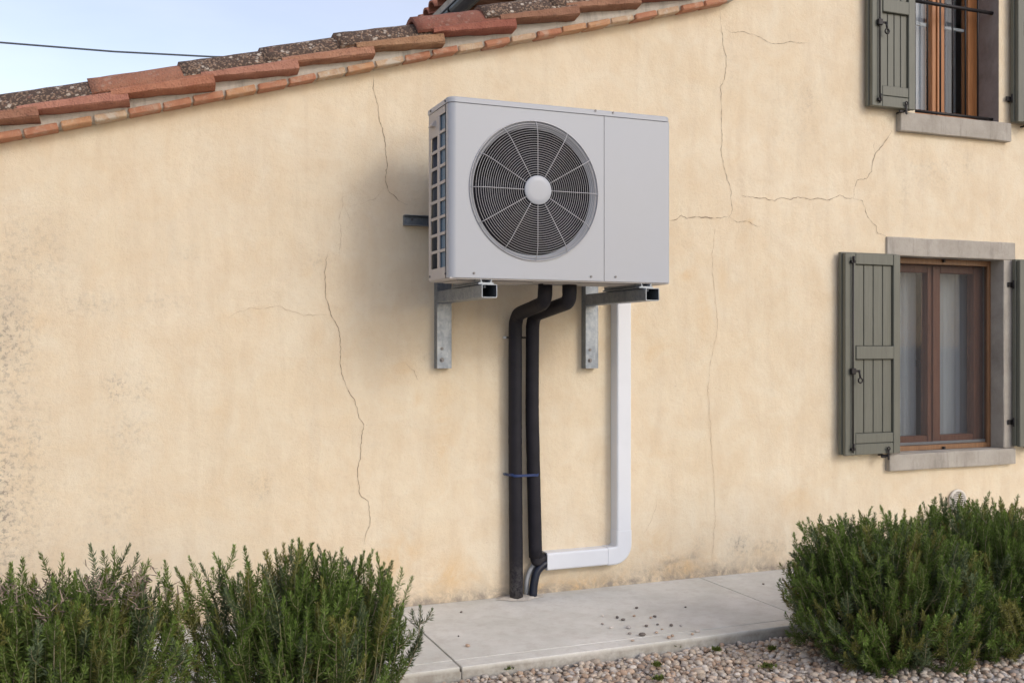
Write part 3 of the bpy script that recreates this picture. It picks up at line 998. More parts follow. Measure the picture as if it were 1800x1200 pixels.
def window(w, yfr, wood, centre_x, label, screen, stone_jamb, blinds):
    x0, x1, z0, z1 = w['x0'], w['x1'], w['z0'], w['z1']
    # the frame is the window's carrying mesh
    fr = MB()
    ft = 0.045; fy0 = yfr; fy1 = yfr + 0.06
    fr.box(x0 - .02, x0 + ft, fy0, fy1, z0 - .02, z1 + .02, .003)
    fr.box(x1 - ft, x1 + .02, fy0, fy1, z0 - .02, z1 + .02, .003)
    fr.box(x0 + ft, x1 - ft, fy0 + .001, fy1, z1 - ft, z1 + .02, .003)
    fr.box(x0 + ft, x1 - ft, fy0 + .001, fy1, z0 - .02, z0 + ft * .9, .003)
    win = fr.build('window', wood, house, label=label)
    cx = centre_x + .008; sw = 0.046; sy0 = yfr - 0.008; sy1 = yfr + 0.05
    zb, zt = z0 + ft * .75, z1 - ft * .75
    for (a, b) in ((x0 + ft * .75, cx - .004), (cx + .004, x1 - ft * .75)):
        s = MB()
        s.box(a, a + sw, sy0, sy1, zb, zt, .005, seg=2)
        s.box(b - sw, b, sy0, sy1, zb, zt, .005, seg=2)
        s.box(a + sw, b - sw, sy0 + .001, sy1, zt - sw, zt, .004)
        s.box(a + sw, b - sw, sy0 + .001, sy1, zb, zb + sw, .004)
        s.build('sash', wood, win)
        MB().box(a + sw - .004, b - sw + .004, sy0 + .024, sy0 + .030, zb + sw - .004, zt - sw + .004).build('pane', M['glass'], win)
        if blinds:
            MB().box(a + sw, b - sw, sy0 + .031, sy0 + .045, z0 + .60, z0 + .618, .002).build('muntin', M['greypvc'], win)
    bd = MB(); bd.box(cx - .018, cx + .018, sy0 - .010, sy0 - .001, zb + .01, zt - .01, .004, seg=2); bd.build('cover_strip', wood, win)
    if blinds:
        curtain_mesh('curtain', x0 - .02, cx + sw + .035, z0 - .0, z1 + .05, yfr + 0.085, win, 0.010, 0.4)
        curtain_mesh('curtain', cx + sw + .05, x1 + .08, z0 - .0, z1 + .05, yfr + 0.24, win, 0.012, 2.0)
    else:
        curtain_mesh('curtain', x0 - .02, cx - .03, z0 - .0, z1 + .05, yfr + 0.105, win, 0.012, 0.4)
        curtain_mesh('curtain', cx + .03, x1 + .05, z0 - .0, z1 + .05, yfr + 0.115, win, 0.010, 2.0)
    # reveal faces of the opening and the dim room behind
    rv = MB()
    mat_r = M['stone'] if stone_jamb else M['reveal']
    rv.box(x1 + .001, x1 + .03, 0.004, yfr + .01, z0 - .03, z1 + .03)
    rv.box(x0 - .03, x0 - .001, 0.004, yfr + .01, z0 - .03, z1 + .03)
    rv.box(x0 - .03, x1 + .03, 0.006, yfr + .01, z1 + .001, z1 + .03)
    rv.build('reveal', mat_r, win)
    rm = MB()
    X0, X1, Z0, Z1, Y1 = x0 - .5, x1 + .5, z0 - .4, z1 + .25, 2.4
    q = yfr + 0.065
    rm.box(X0, X1, Y1, Y1 + .02, Z0, Z1); rm.box(X0 - .02, X0, q, Y1, Z0, Z1); rm.box(X1, X1 + .02, q, Y1, Z0, Z1)
    rm.box(X0, X1, q, Y1, Z1, Z1 + .02); rm.box(X0, X1, q, Y1, Z0 - .02, Z0)
    rm.box(X0, x0 - .01, q - .003, q + .02, Z0, Z1); rm.box(x1 + .01, X1, q - .003, q + .02, Z0, Z1)
    rm.box(x0 - .01, x1 + .01, q - .003, q + .02, Z0, z0 - .01); rm.box(x0 - .01, x1 + .01, q - .003, q + .02, z1 + .01, Z1)
    rm.build('room', M['room'], win)
    return win

win1 = window(W1, 0.150, M['wood_red'], 4.672, 'lower window with red-brown sashes behind an insect screen', True, True, False)
win2 = window(W2, 0.165, M['wood_orange'], 4.722, 'upper window with orange-brown sashes and iron rails', False, False, True)
# insect screen of the lower window
sf = MB(); a, b, c, d = W1['x0'], W1['x1'], W1['z0'], W1['z1']
sf.box(a, a + .03, .085, .115, c, d, .003); sf.box(b - .026, b, .085, .115, c, d, .003)
sf.box(a + .03, b - .026, .086, .115, d - .035, d, .003); sf.box(a + .03, b - .026, .086, .115, c, c + .03, .003)
scr = sf.build('screen_frame', M['wood_screen'], win1)
MB().box(a + .028, b - .024, .1002, .1010, c + .028, d - .033).build('screen_mesh', M['screen'], win1)
MB().box(a + .03, b - .026, .104, .112, c + .031, c + .048, .002).build('screen_bottom_bar', M['greypvc'], win1)
hn = MB(); hx = P(1610, 625, .14).x
hn.box(hx - .007, hx + .007, .125, .137, 1.10, 1.14, .003); hn.tube([(hx, .128, 1.13), (hx, .115, 1.13), (hx, .113, 1.11), (hx, .115, 1.02)], .006, 8)
hn.build('handle', M['iron'], win1)
for pz in (c + .01, d - .012):
    k = MB(); kx = (a + b) / 2 + .02; k.box(kx - .008, kx + .008, .070, .084, pz - .008, pz + .008, .002); k.build('catch', M['iron'], win1)

# stone trim
def stoneblock(name, x0, x1, y0, y1, z0, z1, parent, seed=0, mat='stone'):
    rr = random.Random(seed)
    s = MB(); s.box(x0, x1, y0, y1, z0, z1, 0.005, seg=2)
    bmesh.ops.subdivide_edges(s.bm, edges=[e for e in s.bm.edges if e.calc_length() > .15], cuts=6, use_grid_fill=True)
    for v in s.bm.verts: v.co += Vector((rr.uniform(-.0012, .0012), rr.uniform(-.001, .001), rr.uniform(-.0014, .0014)))
    return s.build(name, M[mat], parent)
lx0 = P(1559.5, 430, -.012).x; lx1 = P(1784.5, 430, -.012).x
stoneblock('lintel', lx0, lx1, -.014, .12, W1['z1'], P(1784, 427, -.012).z, win1, 1)
stoneblock('jamb', W1['x1'], lx1 - .003, -.011, .12, W1['z0'] + .001, W1['z1'] - .001, win1, 2)
stoneblock('jamb', lx0 + .004, W1['x0'], -.011, .12, W1['z0'] + .001, W1['z1'] - .001, win1, 3)
stoneblock('sill', P(1564, 800, -.035).x, P(1785.5, 800, -.035).x, -.036, .15, P(1785, 815, -.035).z, W1['z0'], win1, 4)
stoneblock('sill', P(1583, 220, -.035).x, P(1778, 220, -.035).x, -.036, .165, P(1778, 249, -.035).z, W2['z0'], win2, 5)
# rails of the upper window
zt = P(1741.6, 23.4, .05).z; zb = P(1741.6, 209.7, .05).z
r1 = MB(); r1.tube([(W2['x0'] - .01, .05, zt), (W2['x1'] + .01, .05, zt)], .011, 10); r1.build('rail', M['iron'], win2)
r1 = MB(); r1.tube([(W2['x0'] - .01, .05, zb), (W2['x1'] + .01, .05, zb)], .009, 10); r1.build('rail', M['iron'], win2)
r1 = MB(); r1.tube([(W2['x0'] - .01, .05, zt + .42), (W2['x1'] + .01, .05, zt + .42)], .009, 10); r1.build('rail', M['iron'], win2)
bme = None
for px in (1585, 1608, 1630, 1652.8, 1674.4, 1697, 1718.8):
    x = P(px, 100, .05).x
    if bme is None:
        q = MB(); q.tube([(0, 0, 0), (0, 0, zt - zb + .42)], .0055, 8)
        o = q.build('rail_bar', M['iron'], win2, loc=(x, .05, zb)); bme = o.data
    else:
        link('rail_bar', bme, win2, loc=(x, .05, zb))

# ------------------------------------------------------------------ shutters
def shutter(x0, x1, z0, z1, label, hinge_right, latch=True, mid=None, low_z=None):
    """folded back against the wall: back layer, framed front layer, planks, iron"""
    yb0, yb1, yf = -0.020, -0.044, -0.070
    bk = MB(); bk.box(x0 - .008, x1 - .004, yb1, yb0, z0 + .003, z1 + .006, .002)
    sh = bk.build('shutter', M['shutter'], house, label=label)
    h = z1 - z0; w = x1 - x0
    st = 0.058
    def rail(za, zb, dy=0.0, x_in=0.0):
        MB().box(x0 + st + .0015 + x_in, x1 - st - .0015, yf + dy, yb1 - .001, za, zb, .0025).build('shutter_rail', M['shutter'], sh)
    # stiles
    lw = st * (1.25 if hinge_right else .85); rw = st * (.85 if hinge_right else 1.25)
    sl = MB(); sl.box(x0, x0 + lw, yf, yb1 - .001, z0, z1, .003); sl.build('stile', M['shutter'], sh)
    sr = MB(); sr.box(x1 - rw, x1, yf, yb1 - .001, z0, z1, .003); sr.build('stile', M['shutter'], sh)
    xa, xb = x0 + lw + .0015, x1 - rw - .0015
    def rail2(za, zb, dy=0.001):
        MB().box(xa, xb, yf + dy, yb1 - .001, za, zb, .003).build('shutter_rail', M['shutter'], sh)
    rail2(z1 - .062, z1 - .001)
    rail2(z0 + .001, z0 + .062); rail2(z0 + .0645, z0 + .120)
    rail2(z0 + h * .475, z0 + h * .54, -.004)
    n = 4
    pw = (xb - xa) / n
    for s0, s1 in ((z0 + .1215, z0 + h * .475 - .0015), (z0 + h * .54 + .0015, z1 - .0635)):
        pm = None
        for i in range(n):
            if pm is None:
                q = MB(); q.box(-pw / 2 + .0022, pw / 2 - .0022, 0, 0.008, 0, s1 - s0, .0022)
                o = q.build('plank', M['shutter'], sh, loc=(xa + pw * (i + .5), yf + .014, s0)); pm = o.data
            else:
                link('plank', pm, sh, loc=(xa + pw * (i + .5), yf + .014, s0))
    # locking rod with guides on the free edge
    rxp = x0 + lw * .62 if hinge_right else x1 - rw * .62
    q = MB(); q.tube([(rxp, yf - .010, z0 + .015), (rxp, yf - .010, z1 - .02)], .0045, 8)
    q.build('bolt_rod', M['iron'], sh)
    for zz in (z0 + .035, z1 - .05):
        q = MB(); q.box(rxp - .014, rxp + .014, yf - .016, yf - .0005, zz - .008, zz + .008, .002)
        q.tube([(rxp, yf - .012, zz - .004), (rxp, yf - .018, zz + .03)], .006, 6)
        q.build('rod_guide', M['iron'], sh)
    if latch:
        zz = z0 + h * .415
        q = MB(); q.box(rxp - .016, rxp + .016, yf - .020, yf - .0005, zz - .016, zz + .018, .003)
        q.box(rxp + .010, rxp + .048, yf - .016, yf - .006, zz - .004, zz + .008, .002)
        q.tube([(rxp + .036, yf - .018, zz + .002), (rxp + .040, yf - .022, zz - .035)], .005, 8)
        q.torus((rxp + .041, yf - .022, zz - .050), 'y', .014, .0045, 16, 6)
        q.build('latch', M['iron'], sh)
    hx = x1 - .006 if hinge_right else x0 + .006
    for zz in (z0 + h * .13, z0 + h * .87):
        q = MB(); q.box(hx - .004, hx + .010, yf + .004, yb0, zz - .024, zz + .024, .002)
        q.tube([(hx + (.012 if hinge_right else -.012), -.030, zz - .026), (hx + (.012 if hinge_right else -.012), -.030, zz + .026)], .007, 8)
        q.tube([(hx + (.012 if hinge_right else -.012), -.030, zz - .012), (hx + (.012 if hinge_right else -.012), -.030 + .03, zz - .012)], .006, 8)
        q.box(hx + (.004 if hinge_right else -.046), hx + (.046 if hinge_right else -.004), -.020, -.0125, zz - .014, zz + .014, .002)
        q.build('hinge', M['iron'], sh)
    # wall dog that holds the leaf
    dx = x0 + w * .76 if hinge_right else x0 + w * .30
    q = MB()
    q.tube([(dx, 0.01, z0 - .012), (dx, yf - .006, z0 - .012)], .006, 8)
    q.box(dx - .007, dx + .007, yf - .012, yf - .005, z0 - .034, z0 + .028, .003)
    q.torus((dx, yf - .010, z0 + .030), 'y', .009, .004, 12, 6)
    q.box(dx - .040, dx - .004, yf + .001, yf + .013, z0 - .022, z0 - .008, .003)
    q.build('shutter_dog', M['iron'], sh)
    return sh

xa = P(1486, 600, -.07).x; xb = P(1583, 600, -.07).x
shutter(xa, xb, 0.612, 1.742, 'olive green shutter left of the lower window', True)
x2 = P(1793, 600, -.07).x
shutter(x2, x2 + .385, 0.612, 1.742, 'olive green shutter right of the lower window, cut by the picture edge', False)
xa = P(1533.5, 100, -.07).x; xb = P(1609.5, 100, -.07).x
shutter(xa, xb, 2.578, 3.71, 'olive green shutter left of the upper window', True)
x2 = P(1790, 100, -.07).x
shutter(x2, x2 + .33, 2.578, 3.71, 'olive green shutter right of the upper window, cut by the picture edge', False)

# ------------------------------------------------------------------ wall vent
vc = P(1683, 879, -.01); VR = 0.066
vent = thing('wall_vent', 'small round cream louvred vent low in the wall above the right rosemary', 'wall vent', vc)
q = MB(); q.torus((vc.x, -.012, vc.z), 'y', VR - .008, .009, 40, 8); q.build('vent_ring', M['vent'], vent)
q = MB(); q.prism([(vc.x + (VR - .008) * math.cos(2 * math.pi * k / 32), vc.z + (VR - .008) * math.sin(2 * math.pi * k / 32)) for k in range(32)], 'y', -.006, .004); q.build('vent_back', M['dark'], vent)
for i in range(11):
    z = vc.z - VR + .013 + i * .0115
    hw = math.sqrt(max(0, (VR - .012) ** 2 - (z - vc.z) ** 2))
    if hw < .01: continue
    q = MB(); q.box(vc.x - hw, vc.x + hw, -.016, -.0065, z - .0012, z + .0045, .0008); q.build('vent_slat', M['vent'], vent)

# ------------------------------------------------------------------ heat pump
UX0 = P(790, 300, -.60).x; UX1 = P(1178, 300, -.60).x; UYF = -.60; UYB = -.312
fz = lambda py, px=790: P(px, py, -.60).z
UZ0 = (fz(488.5) + fz(496, 1178)) / 2; UZ1 = (fz(167.5) + fz(206, 1178)) / 2
unit = thing('heat_pump', 'light grey outdoor heat pump unit with one large round fan grille on wall brackets', 'heat pump', ((UX0 + UX1) / 2, -.45, UZ0))
LIDZ = UZ1 - .026
RC = .030
def outline(x0, x1, yf, yb, r, n=8):
    pts = []
    for k in range(n + 1):
        a = math.pi + math.pi / 2 * k / n
        pts.append((x0 + r + r * math.cos(a), yf + r + r * math.sin(a)))
    for k in range(n + 1):
        a = 1.5 * math.pi + math.pi / 2 * k / n
        pts.append((x1 - r + r * math.cos(a), yf + r + r * math.sin(a)))
    pts += [(x1, yb), (x0, yb)]
    return pts
# lid with softened top edge
lid = MB(); e_ = .003
pr = [(LIDZ + .0022, e_), (UZ1 - .007, e_), (UZ1 - .002, e_ - .002), (UZ1, e_ - .007)]
rows = []
for z, e in pr:
    rows.append([lid.bm.verts.new((x, y, z)) for x, y in outline(UX0 - e, UX1 + e, UYF - e, UYB + e, RC + e * .5)])
for a, b in zip(rows[:-1], rows[1:]):
    for k in range(len(a)):
        f = lid.bm.faces.new((a[k], a[(k + 1) % len(a)], b[(k + 1) % len(a)], b[k]))
lid.bm.faces.new(rows[-1]); lid.bm.faces.new(rows[0][::-1])
lid.build('top_lid', M['paint'], unit)
SEAM = P(1062, 300, UYF).x
FC = P(941, 334, UYF)
FR = (P(941, 214, UYF).z - P(941, 458, UYF).z) / 2
FC = Vector(((P(825, 334, UYF).x + P(1051, 334, UYF).x) / 2, UYF, (P(941, 214, UYF).z + P(941, 458, UYF).z) / 2))
ZB = UZ0
# front panel with its round opening and bellmouth, rounded left corner included
fp = MB(); bm = fp.bm
x0, x1, z0, z1 = UX0 + RC, SEAM - .0012, ZB, LIDZ
NS = 96
rim = []; outr = []
HR = FR - 0.002
for k in range(NS):
    a = 2 * math.pi * k / NS
    dx_, dz_ = math.cos(a), math.sin(a)
    tt = 1e9
    if dx_ > 1e-9: tt = min(tt, (x1 - FC.x) / dx_)
    if dx_ < -1e-9: tt = min(tt, (x0 - FC.x) / dx_)
    if dz_ > 1e-9: tt = min(tt, (z1 - FC.z) / dz_)
    if dz_ < -1e-9: tt = min(tt, (z0 - FC.z) / dz_)
    outr.append(Vector((FC.x + dx_ * tt, UYF, FC.z + dz_ * tt)))
    rim.append((dx_, dz_))
# snap nearest samples to corners
for cxx, czz in ((x0, z0), (x1, z0), (x0, z1), (x1, z1)):
    j = min(range(NS), key=lambda i: (outr[i] - Vector((cxx, UYF, czz))).length)
    outr[j] = Vector((cxx, UYF, czz))
Vo = [bm.verts.new(p) for p in outr]
prof = [(HR + .002, 0.0), (HR, .001), (HR - .004, .006), (HR - .014, .018), (HR - .022, .028)]
prev = Vo
for r_, dy_ in prof:
    cur = [bm.verts.new((FC.x + dx_ * r_, UYF + dy_, FC.z + dz_ * r_)) for dx_, dz_ in rim]
    for k in range(NS):
        f = bm.faces.new((prev[k], prev[(k + 1) % NS], cur[(k + 1) % NS], cur[k]))
        f.smooth = prev is not Vo
    prev = cur
shr = MB(); prevs = None
for r_, dy_ in ((HR - .0225, .026), (HR - .024, .045), (HR - .022, .108)):
    cur = [shr.bm.verts.new((FC.x + dx_ * r_, UYF + dy_, FC.z + dz_ * r_)) for dx_, dz_ in rim]
    if prevs:
        for k in range(NS): shr.bm.faces.new((prevs[k], prevs[(k + 1) % NS], cur[(k + 1) % NS], cur[k])).smooth = True
    prevs = cur
shr.build('fan_shroud', M['blade'], unit)  # deeper bellmouth coloured dark to put shade into the throat
bm.normal_update()
fpo = fp.build('front_panel', M['paint'], unit)
# corner post + left side surround
cp = MB()
arc = [(UX0 + RC - RC * math.sin(math.pi / 2 * k / 10), UYF + RC - RC * math.cos(math.pi / 2 * k / 10)) for k in range(11)]
SY = UYF + .055           # where the side grille starts
pts = arc + [(UX0, SY)]
rowa = [cp.bm.verts.new((x, y, ZB)) for x, y in pts]; rowb = [cp.bm.verts.new((x, y, LIDZ)) for x, y in pts]
for k in range(len(pts) - 1):
    f = cp.bm.faces.new((rowa[k], rowa[k + 1], rowb[k + 1], rowb[k])); f.smooth = True
cp.build('corner_post', M['paint'], unit)
# service panel with right corner and side
sp_ = MB()
arc = [(UX1 - .012 + .012 * math.sin(math.pi / 2 * k / 6), UYF + .012 - .012 * math.cos(math.pi / 2 * k / 6)) for k in range(7)]
pts = [(SEAM + .0012, UYF)] + arc + [(UX1, UYB), (SEAM + .0012, UYB), ]
sp_.prism(pts, 'z', ZB, LIDZ)
sp_.build('service_panel', M['paint'], unit)
# left side frame: solid strips around the openings (two columns, nine rows)
sx0 = UX0; T = .006
yb = UYB
colsY = [(P(757.5, 0, 0), 0)]
def side_y(px):   # depth on the side plane X = UX0 seen at image column px
    a = (px - 900.0) / F
    dx = math.sin(TH) + a * math.cos(TH); dy = math.cos(TH) - a * math.sin(TH)
    return CAM.y + UX0 / dx * dy
c1 = (side_y(768.5), side_y(757.3)); c2 = (side_y(784), side_y(772.3))
zt_ = LIDZ - .030; zb_ = ZB + .048
rows_n = 9; ph = (zt_ - zb_) / rows_n; gap = .013
sg = MB()
sg.box(sx0, sx0 + .002, SY, c2[0], ZB, LIDZ); sg.box(sx0, sx0 + .002, c1[1], yb, ZB, LIDZ)
sg.box(sx0, sx0 + T, c2[1], c1[0], zb_, zt_, .001)
sg.box(sx0 + .0002, sx0 + .0022, c2[0], c1[1], zt_, LIDZ); sg.box(sx0 + .0002, sx0 + .0022, c2[0], c1[1], ZB, zb_)
sg.build('side_grille', M['side'], unit)
for i in range(1, rows_n):
    z = zb_ + ph * i
    q = MB(); q.box(sx0 + .0006, sx0 + T, c2[0], c2[1], z - gap / 2, z + gap / 2, .001); q.build('grille_bar', M['side'], unit)
    q = MB(); q.box(sx0 + .0006, sx0 + T, c1[0], c1[1], z - gap / 2, z + gap / 2, .001); q.build('grille_bar', M['side'], unit)
q = MB(); q.box(sx0 + .0004, sx0 + .004, c1[0], c1[1], zb_ + ph * 8, zt_)
q.build('handle_plate', M['side'], unit)
q = MB(); hy = (c1[0] + c1[1]) / 2
hz = zb_ + ph * 8.42
q.prism([(sx0 - .018, hz + .008), (sx0 - .018, hz + .014), (sx0 + .001, hz + .036), (sx0 + .001, hz + .008)], 'y', hy - .022, hy + .026)
q.build('side_handle', M['side'], unit)
q = MB(); q.box(sx0 + .009, sx0 + .011, c2[0] - .02, (c2[1] + c1[0]) / 2, zb_ - .01, zt_ + .01); q.build('coil_fins', M['fin'], unit)
q = MB(); q.box(sx0 + .0135, sx0 + .015, (c2[1] + c1[0]) / 2 - .003, yb - .002, zb_ - .01, zt_ + .01)
for k in range(5):
    yy = c1[0] + (c1[1] - c1[0]) * (k + .5) / 5
    q.tube([(sx0 + .011, yy, zb_), (sx0 + .011, yy, zt_)], .0028, 6)
q.build('coil_pipes', M['findark'], unit)
# inside: rear coil, partition, base pan
q = MB(); q.box(sx0 + .03, SEAM, yb - .012, yb, ZB, LIDZ); q.box(SEAM - .004, SEAM - .001, UYF + .11, yb - .013, ZB, LIDZ)
q.box(sx0 + .03, SEAM - .005, UYF + .112, yb - .014, LIDZ - .004, LIDZ - .001); q.build('inner_box', M['dark'], unit)
q = MB(); q.box(UX0 + .004, UX1 - .004, UYF + .006, UYB - .002, ZB - .006, ZB + .002, .001)
q.box(UX0 + .05, UX0 + .40, UYF + .05, UYB - .05, ZB - .012, ZB - .0062, .002)
q.box(UX0 + .50, UX1 - .08, UYF + .04, UYB - .06, ZB - .010, ZB - .0062, .002)
q.build('base_pan', M['side'], unit)
# fan: hub and three swept blades
fan = MB(); fan.torus((FC.x, UYF + .07, FC.z), 'y', .035, .03, 24, 8); fan.box(FC.x - .03, FC.x + .03, UYF + .05, UYF + .10, FC.z - .03, FC.z + .03, .01)
fan_o = fan.build('fan_hub', M['blade'], unit)
BR = FR - .035
for b_ in range(3):
    a0 = 2 * math.pi * b_ / 3 + .5
    q = MB(); n1, n2 = 10, 8; gridv = []
    for i in range(n1 + 1):
        rr_ = .05 + (BR - .05) * i / n1
        row = []
        for j in range(n2 + 1):
            u = j / n2
            aa = a0 + .35 * (rr_ / BR) + u * (1.45 - .25 * rr_ / BR)
            row.append(q.bm.verts.new((FC.x + rr_ * math.cos(aa), UYF + .045 + .065 * u + .01 * (1 - rr_ / BR), FC.z + rr_ * math.sin(aa))))
        gridv.append(row)
    for i in range(n1):
        for j in range(n2):
            f = q.bm.faces.new((gridv[i][j], gridv[i + 1][j], gridv[i + 1][j + 1], gridv[i][j + 1])); f.smooth = True
    q.build('fan_blade', M['blade'], unit)
# wire grille: shallow dome
GH = .022
def gy(r_):  # front surface of the dome
    u = r_ / FR
    return UYF - .004 - GH * (1 - max(0, (u - .80) / .20) ** 2) if u > .8 else UYF - .004 - GH
HUBR = (P(965, 334, UYF).x - P(918, 334, UYF).x) / 2
gr = MB()
nrg = 22
for i in range(nrg):
    r_ = HUBR + .008 + (FR * .93 - HUBR - .008) * i / (nrg - 1)
    gr.torus((FC.x, gy(r_), FC.z), 'y', r_, .00105, 84, 5)
gr.torus((FC.x, UYF - .005, FC.z), 'y', FR * .965, .0019, 84, 6)
gr.torus((FC.x, UYF - .004, FC.z), 'y', FR + .001, .0024, 96, 6)
gro = gr.build('fan_grille', M['grille'], unit)
for k in range(12):
    a = math.pi / 6 * k + math.pi / 2
    pts = []
    for i in range(9):
        r_ = HUBR * .9 + (FR - HUBR * .9) * i / 8
        pts.append((FC.x + r_ * math.cos(a), gy(r_) - .0025, FC.z + r_ * math.sin(a)))
    q = MB(); q.tube(pts, .0016, 6); q.build('spoke', M['grille'], gro)
q = MB()
prof = [(HUBR, .0), (HUBR, -.003), (HUBR * .94, -.0055), (HUBR * .6, -.0062), (0.004, -.0064)]
rows = [[q.bm.verts.new((FC.x + r_ * math.cos(2 * math.pi * k / 40), UYF - .004 - GH - .002 + d_, FC.z + r_ * math.sin(2 * math.pi * k / 40))) for k in range(40)] for r_, d_ in prof]
for a, b in zip(rows[:-1], rows[1:]):
    for k in range(40):
        f = q.bm.faces.new((a[k], a[(k + 1) % 40], b[(k + 1) % 40], b[k])); f.smooth = True
q.bm.faces.new(rows[-1]); q.bm.faces.new(rows[0][::-1])
q.build('hub_cap', M['paint'], gro)
# screws
q = MB(); q.tube([(0, 0, 0), (0, -.003, 0)], .0052, 10); q.tube([(0, -.003, 0), (0, -.0045, 0)], .003, 8)
sme = None
def place_screw(p, rotz=0):
    global sme
    if sme is None:
        o = q.build('screw', M['screw'], unit, loc=p); sme = o.data
    else:
        o = link('screw', sme, unit, loc=p)
    o.rotation_euler = (0, 0, rotz)
for px, py in ((1046, 195), (1077, 198.5)):
    p = P(px, py, UYF); place_screw((p.x, UYF - .0032, p.z))
for px, py in ((833, 480), (1039, 486), (1082, 486.5)):
    p = P(px, py, UYF); place_screw((p.x, UYF - .0002, p.z))
for y_, z_ in ((UYF + .045, LIDZ + .013), (UYB - .04, LIDZ + .013)):
    place_screw((UX0 - .0032, y_, z_), R(-90))
for y_, z_ in ((UYF + .050, ZB + .018), (UYB - .02, ZB + .018)):
    place_screw((UX0 - .0002, y_, z_), R(-90))
# foot rails that carry the unit
def foot(px0, px1):
    xa_ = P(px0, 495, -.62).x; xb_ = P(px1, 495, -.62).x
    w = xb_ - xa_
    z0_ = ARMZ1 + .001; z1_ = ZB - .0065
    prf = [(xa_ - .006, z0_), (xa_ - .006, z0_ + .004), (xa_ + .006, z0_ + .010), (xa_ + .002, z1_), (xa_ + .006, z1_), (xa_ + .012, z0_ + .008), (xb_ - .012, z0_ + .008), (xb_ - .006, z1_), (xb_ - .002, z1_), (xb_ - .006, z0_ + .010), (xb_ + .006, z0_ + .004), (xb_ + .006, z0_)]
    q = MB(); q.prism(prf, 'y', -.622, -.262); q.build('foot_rail', M['galv'], unit)

# ------------------------------------------------------------------ brackets and rail
ARMZ1 = P(847.6, 499, -.65).z; ARMZ0 = P(847.6, 523, -.65).z
def bracket(px_left, label):
    xw = P(px_left, 560, 0).x
    w = 0.072; dpt = 0.050
    zb = P(px_left, 647, 0).z; ztop = UZ1 - .22
    br = thing('wall_bracket', label, 'bracket', (xw + w / 2, 0, zb), 'galvanised brackets under the heat pump')
    q = MB()
    # folded upright: left flange, web with a pressed step, right flange
    q.box(xw, xw + .003, -dpt, -.001, zb, ztop)
    q.box(xw + .003, xw + .050, -dpt, -dpt + .003, zb, ztop)
    q.box(xw + .050, xw + .053, -dpt - .0, -dpt + .012, zb, ztop)
    q.box(xw + .053, xw + w, -dpt + .009, -dpt + .012, zb, ztop)
    q.box(xw + w - .001, xw + w + .002, -dpt + .009, -.001, zb, ztop)
    q.build('upright', M['galv'], br)
    # arm: open square tube
    ax0 = xw + .0005; ax1 = ax0 + .069
    tk = .0035; q = MB()
    y0, y1 = -.652, -dpt - .0005
    o_ = [(ax0, ARMZ0), (ax1, ARMZ0), (ax1, ARMZ1), (ax0, ARMZ1)]
    def rr4(i):
        r = .006 - (i > 0) * .003; ins = tk * i; pts = []
        for cx_, cz_, a0 in ((ax1 - ins - r, ARMZ0 + ins + r, -90), (ax1 - ins - r, ARMZ1 - ins - r, 0), (ax0 + ins + r, ARMZ1 - ins - r, 90), (ax0 + ins + r, ARMZ0 + ins + r, 180)):
            for k in range(4):
                a = R(a0 + 30 * k); pts.append((cx_ + r * math.cos(a), cz_ + r * math.sin(a)))
        return pts
    O_, I_ = rr4(0), rr4(1); n = len(O_)
    vo = [[q.bm.verts.new((x, y, z)) for x, z in O_] for y in (y0, y1)]; vi = [[q.bm.verts.new((x, y, z)) for x, z in I_] for y in (y0, y1)]
    for k in range(n):
        j = (k + 1) % n
        q.bm.faces.new((vo[0][k], vo[0][j], vo[1][j], vo[1][k])); q.bm.faces.new((vi[0][k], vi[1][k], vi[1][j], vi[0][j]))
        q.bm.faces.new((vo[0][k], vi[0][k], vi[0][j], vo[0][j])); q.bm.faces.new((vo[1][k], vo[1][j], vi[1][j], vi[1][k]))
    q.build('arm', M['galv'], br)
    for zz, rr_, on in ((zb + .040, .009, 1), (zb + .093, .006, 0)):
        q = MB(); q.tube([(xw + .023, -dpt - .0005, zz), (xw + .023, -dpt - .002, zz)], rr_ * 1.25, 14)
        q.tube([(xw + .023, -dpt - .002, zz), (xw + .023, -dpt - (.008 if on else .0035), zz)], rr_ * .75, 6 if on else 10); q.build('bolt', M['screw'], br)
    q = MB(); q.tube([(xw + .02, -.63, ARMZ1 - .006), (xw + .02, -.63, ARMZ1 - .0155)], .007, 6); q.build('bolt', M['galv'], br)
    return xw, xw + w
b1 = bracket(763, 'left galvanised wall bracket, its upright hanging clear of the black pipes')
b2 = bracket(1022, 'right galvanised wall bracket, beside the white duct')
foot(843, 866); foot(1125.5, 1146)
# horizontal fixing rail behind the unit
rl = thing('fixing_rail', 'short end of a horizontal galvanised rail showing left of the heat pump', 'rail', (P(710, 386).x, 0, P(710, 386).z))
xa = P(710, 386, -.02).x; za = P(710, 395, -.04).z; zb = P(710, 377, -.04).z
q = MB(); q.prism([(-.001, za), (-.040, za), (-.040, za + .003), (-.012, za + .003), (-.012, za + .012), (-.016, za + .012), (-.016, zb - .012), (-.012, zb - .012), (-.012, zb - .003), (-.040, zb - .003), (-.040, zb), (-.001, zb)], 'x', xa, b1[0] + .0)
q.prism([(-.001, za), (-.040, za), (-.040, za + .003), (-.012, za + .003), (-.012, zb - .003), (-.040, zb - .003), (-.040, zb), (-.001, zb)], 'x', b1[1] + .003, b2[0] - .001)
q.build('rail_channel', M['galv'], rl)
p = P(724, 386, -.017); q = MB(); q.tube([(p.x, -.0165, p.z), (p.x, -.021, p.z)], .006, 8); q.build('bolt', M['screw'], rl)

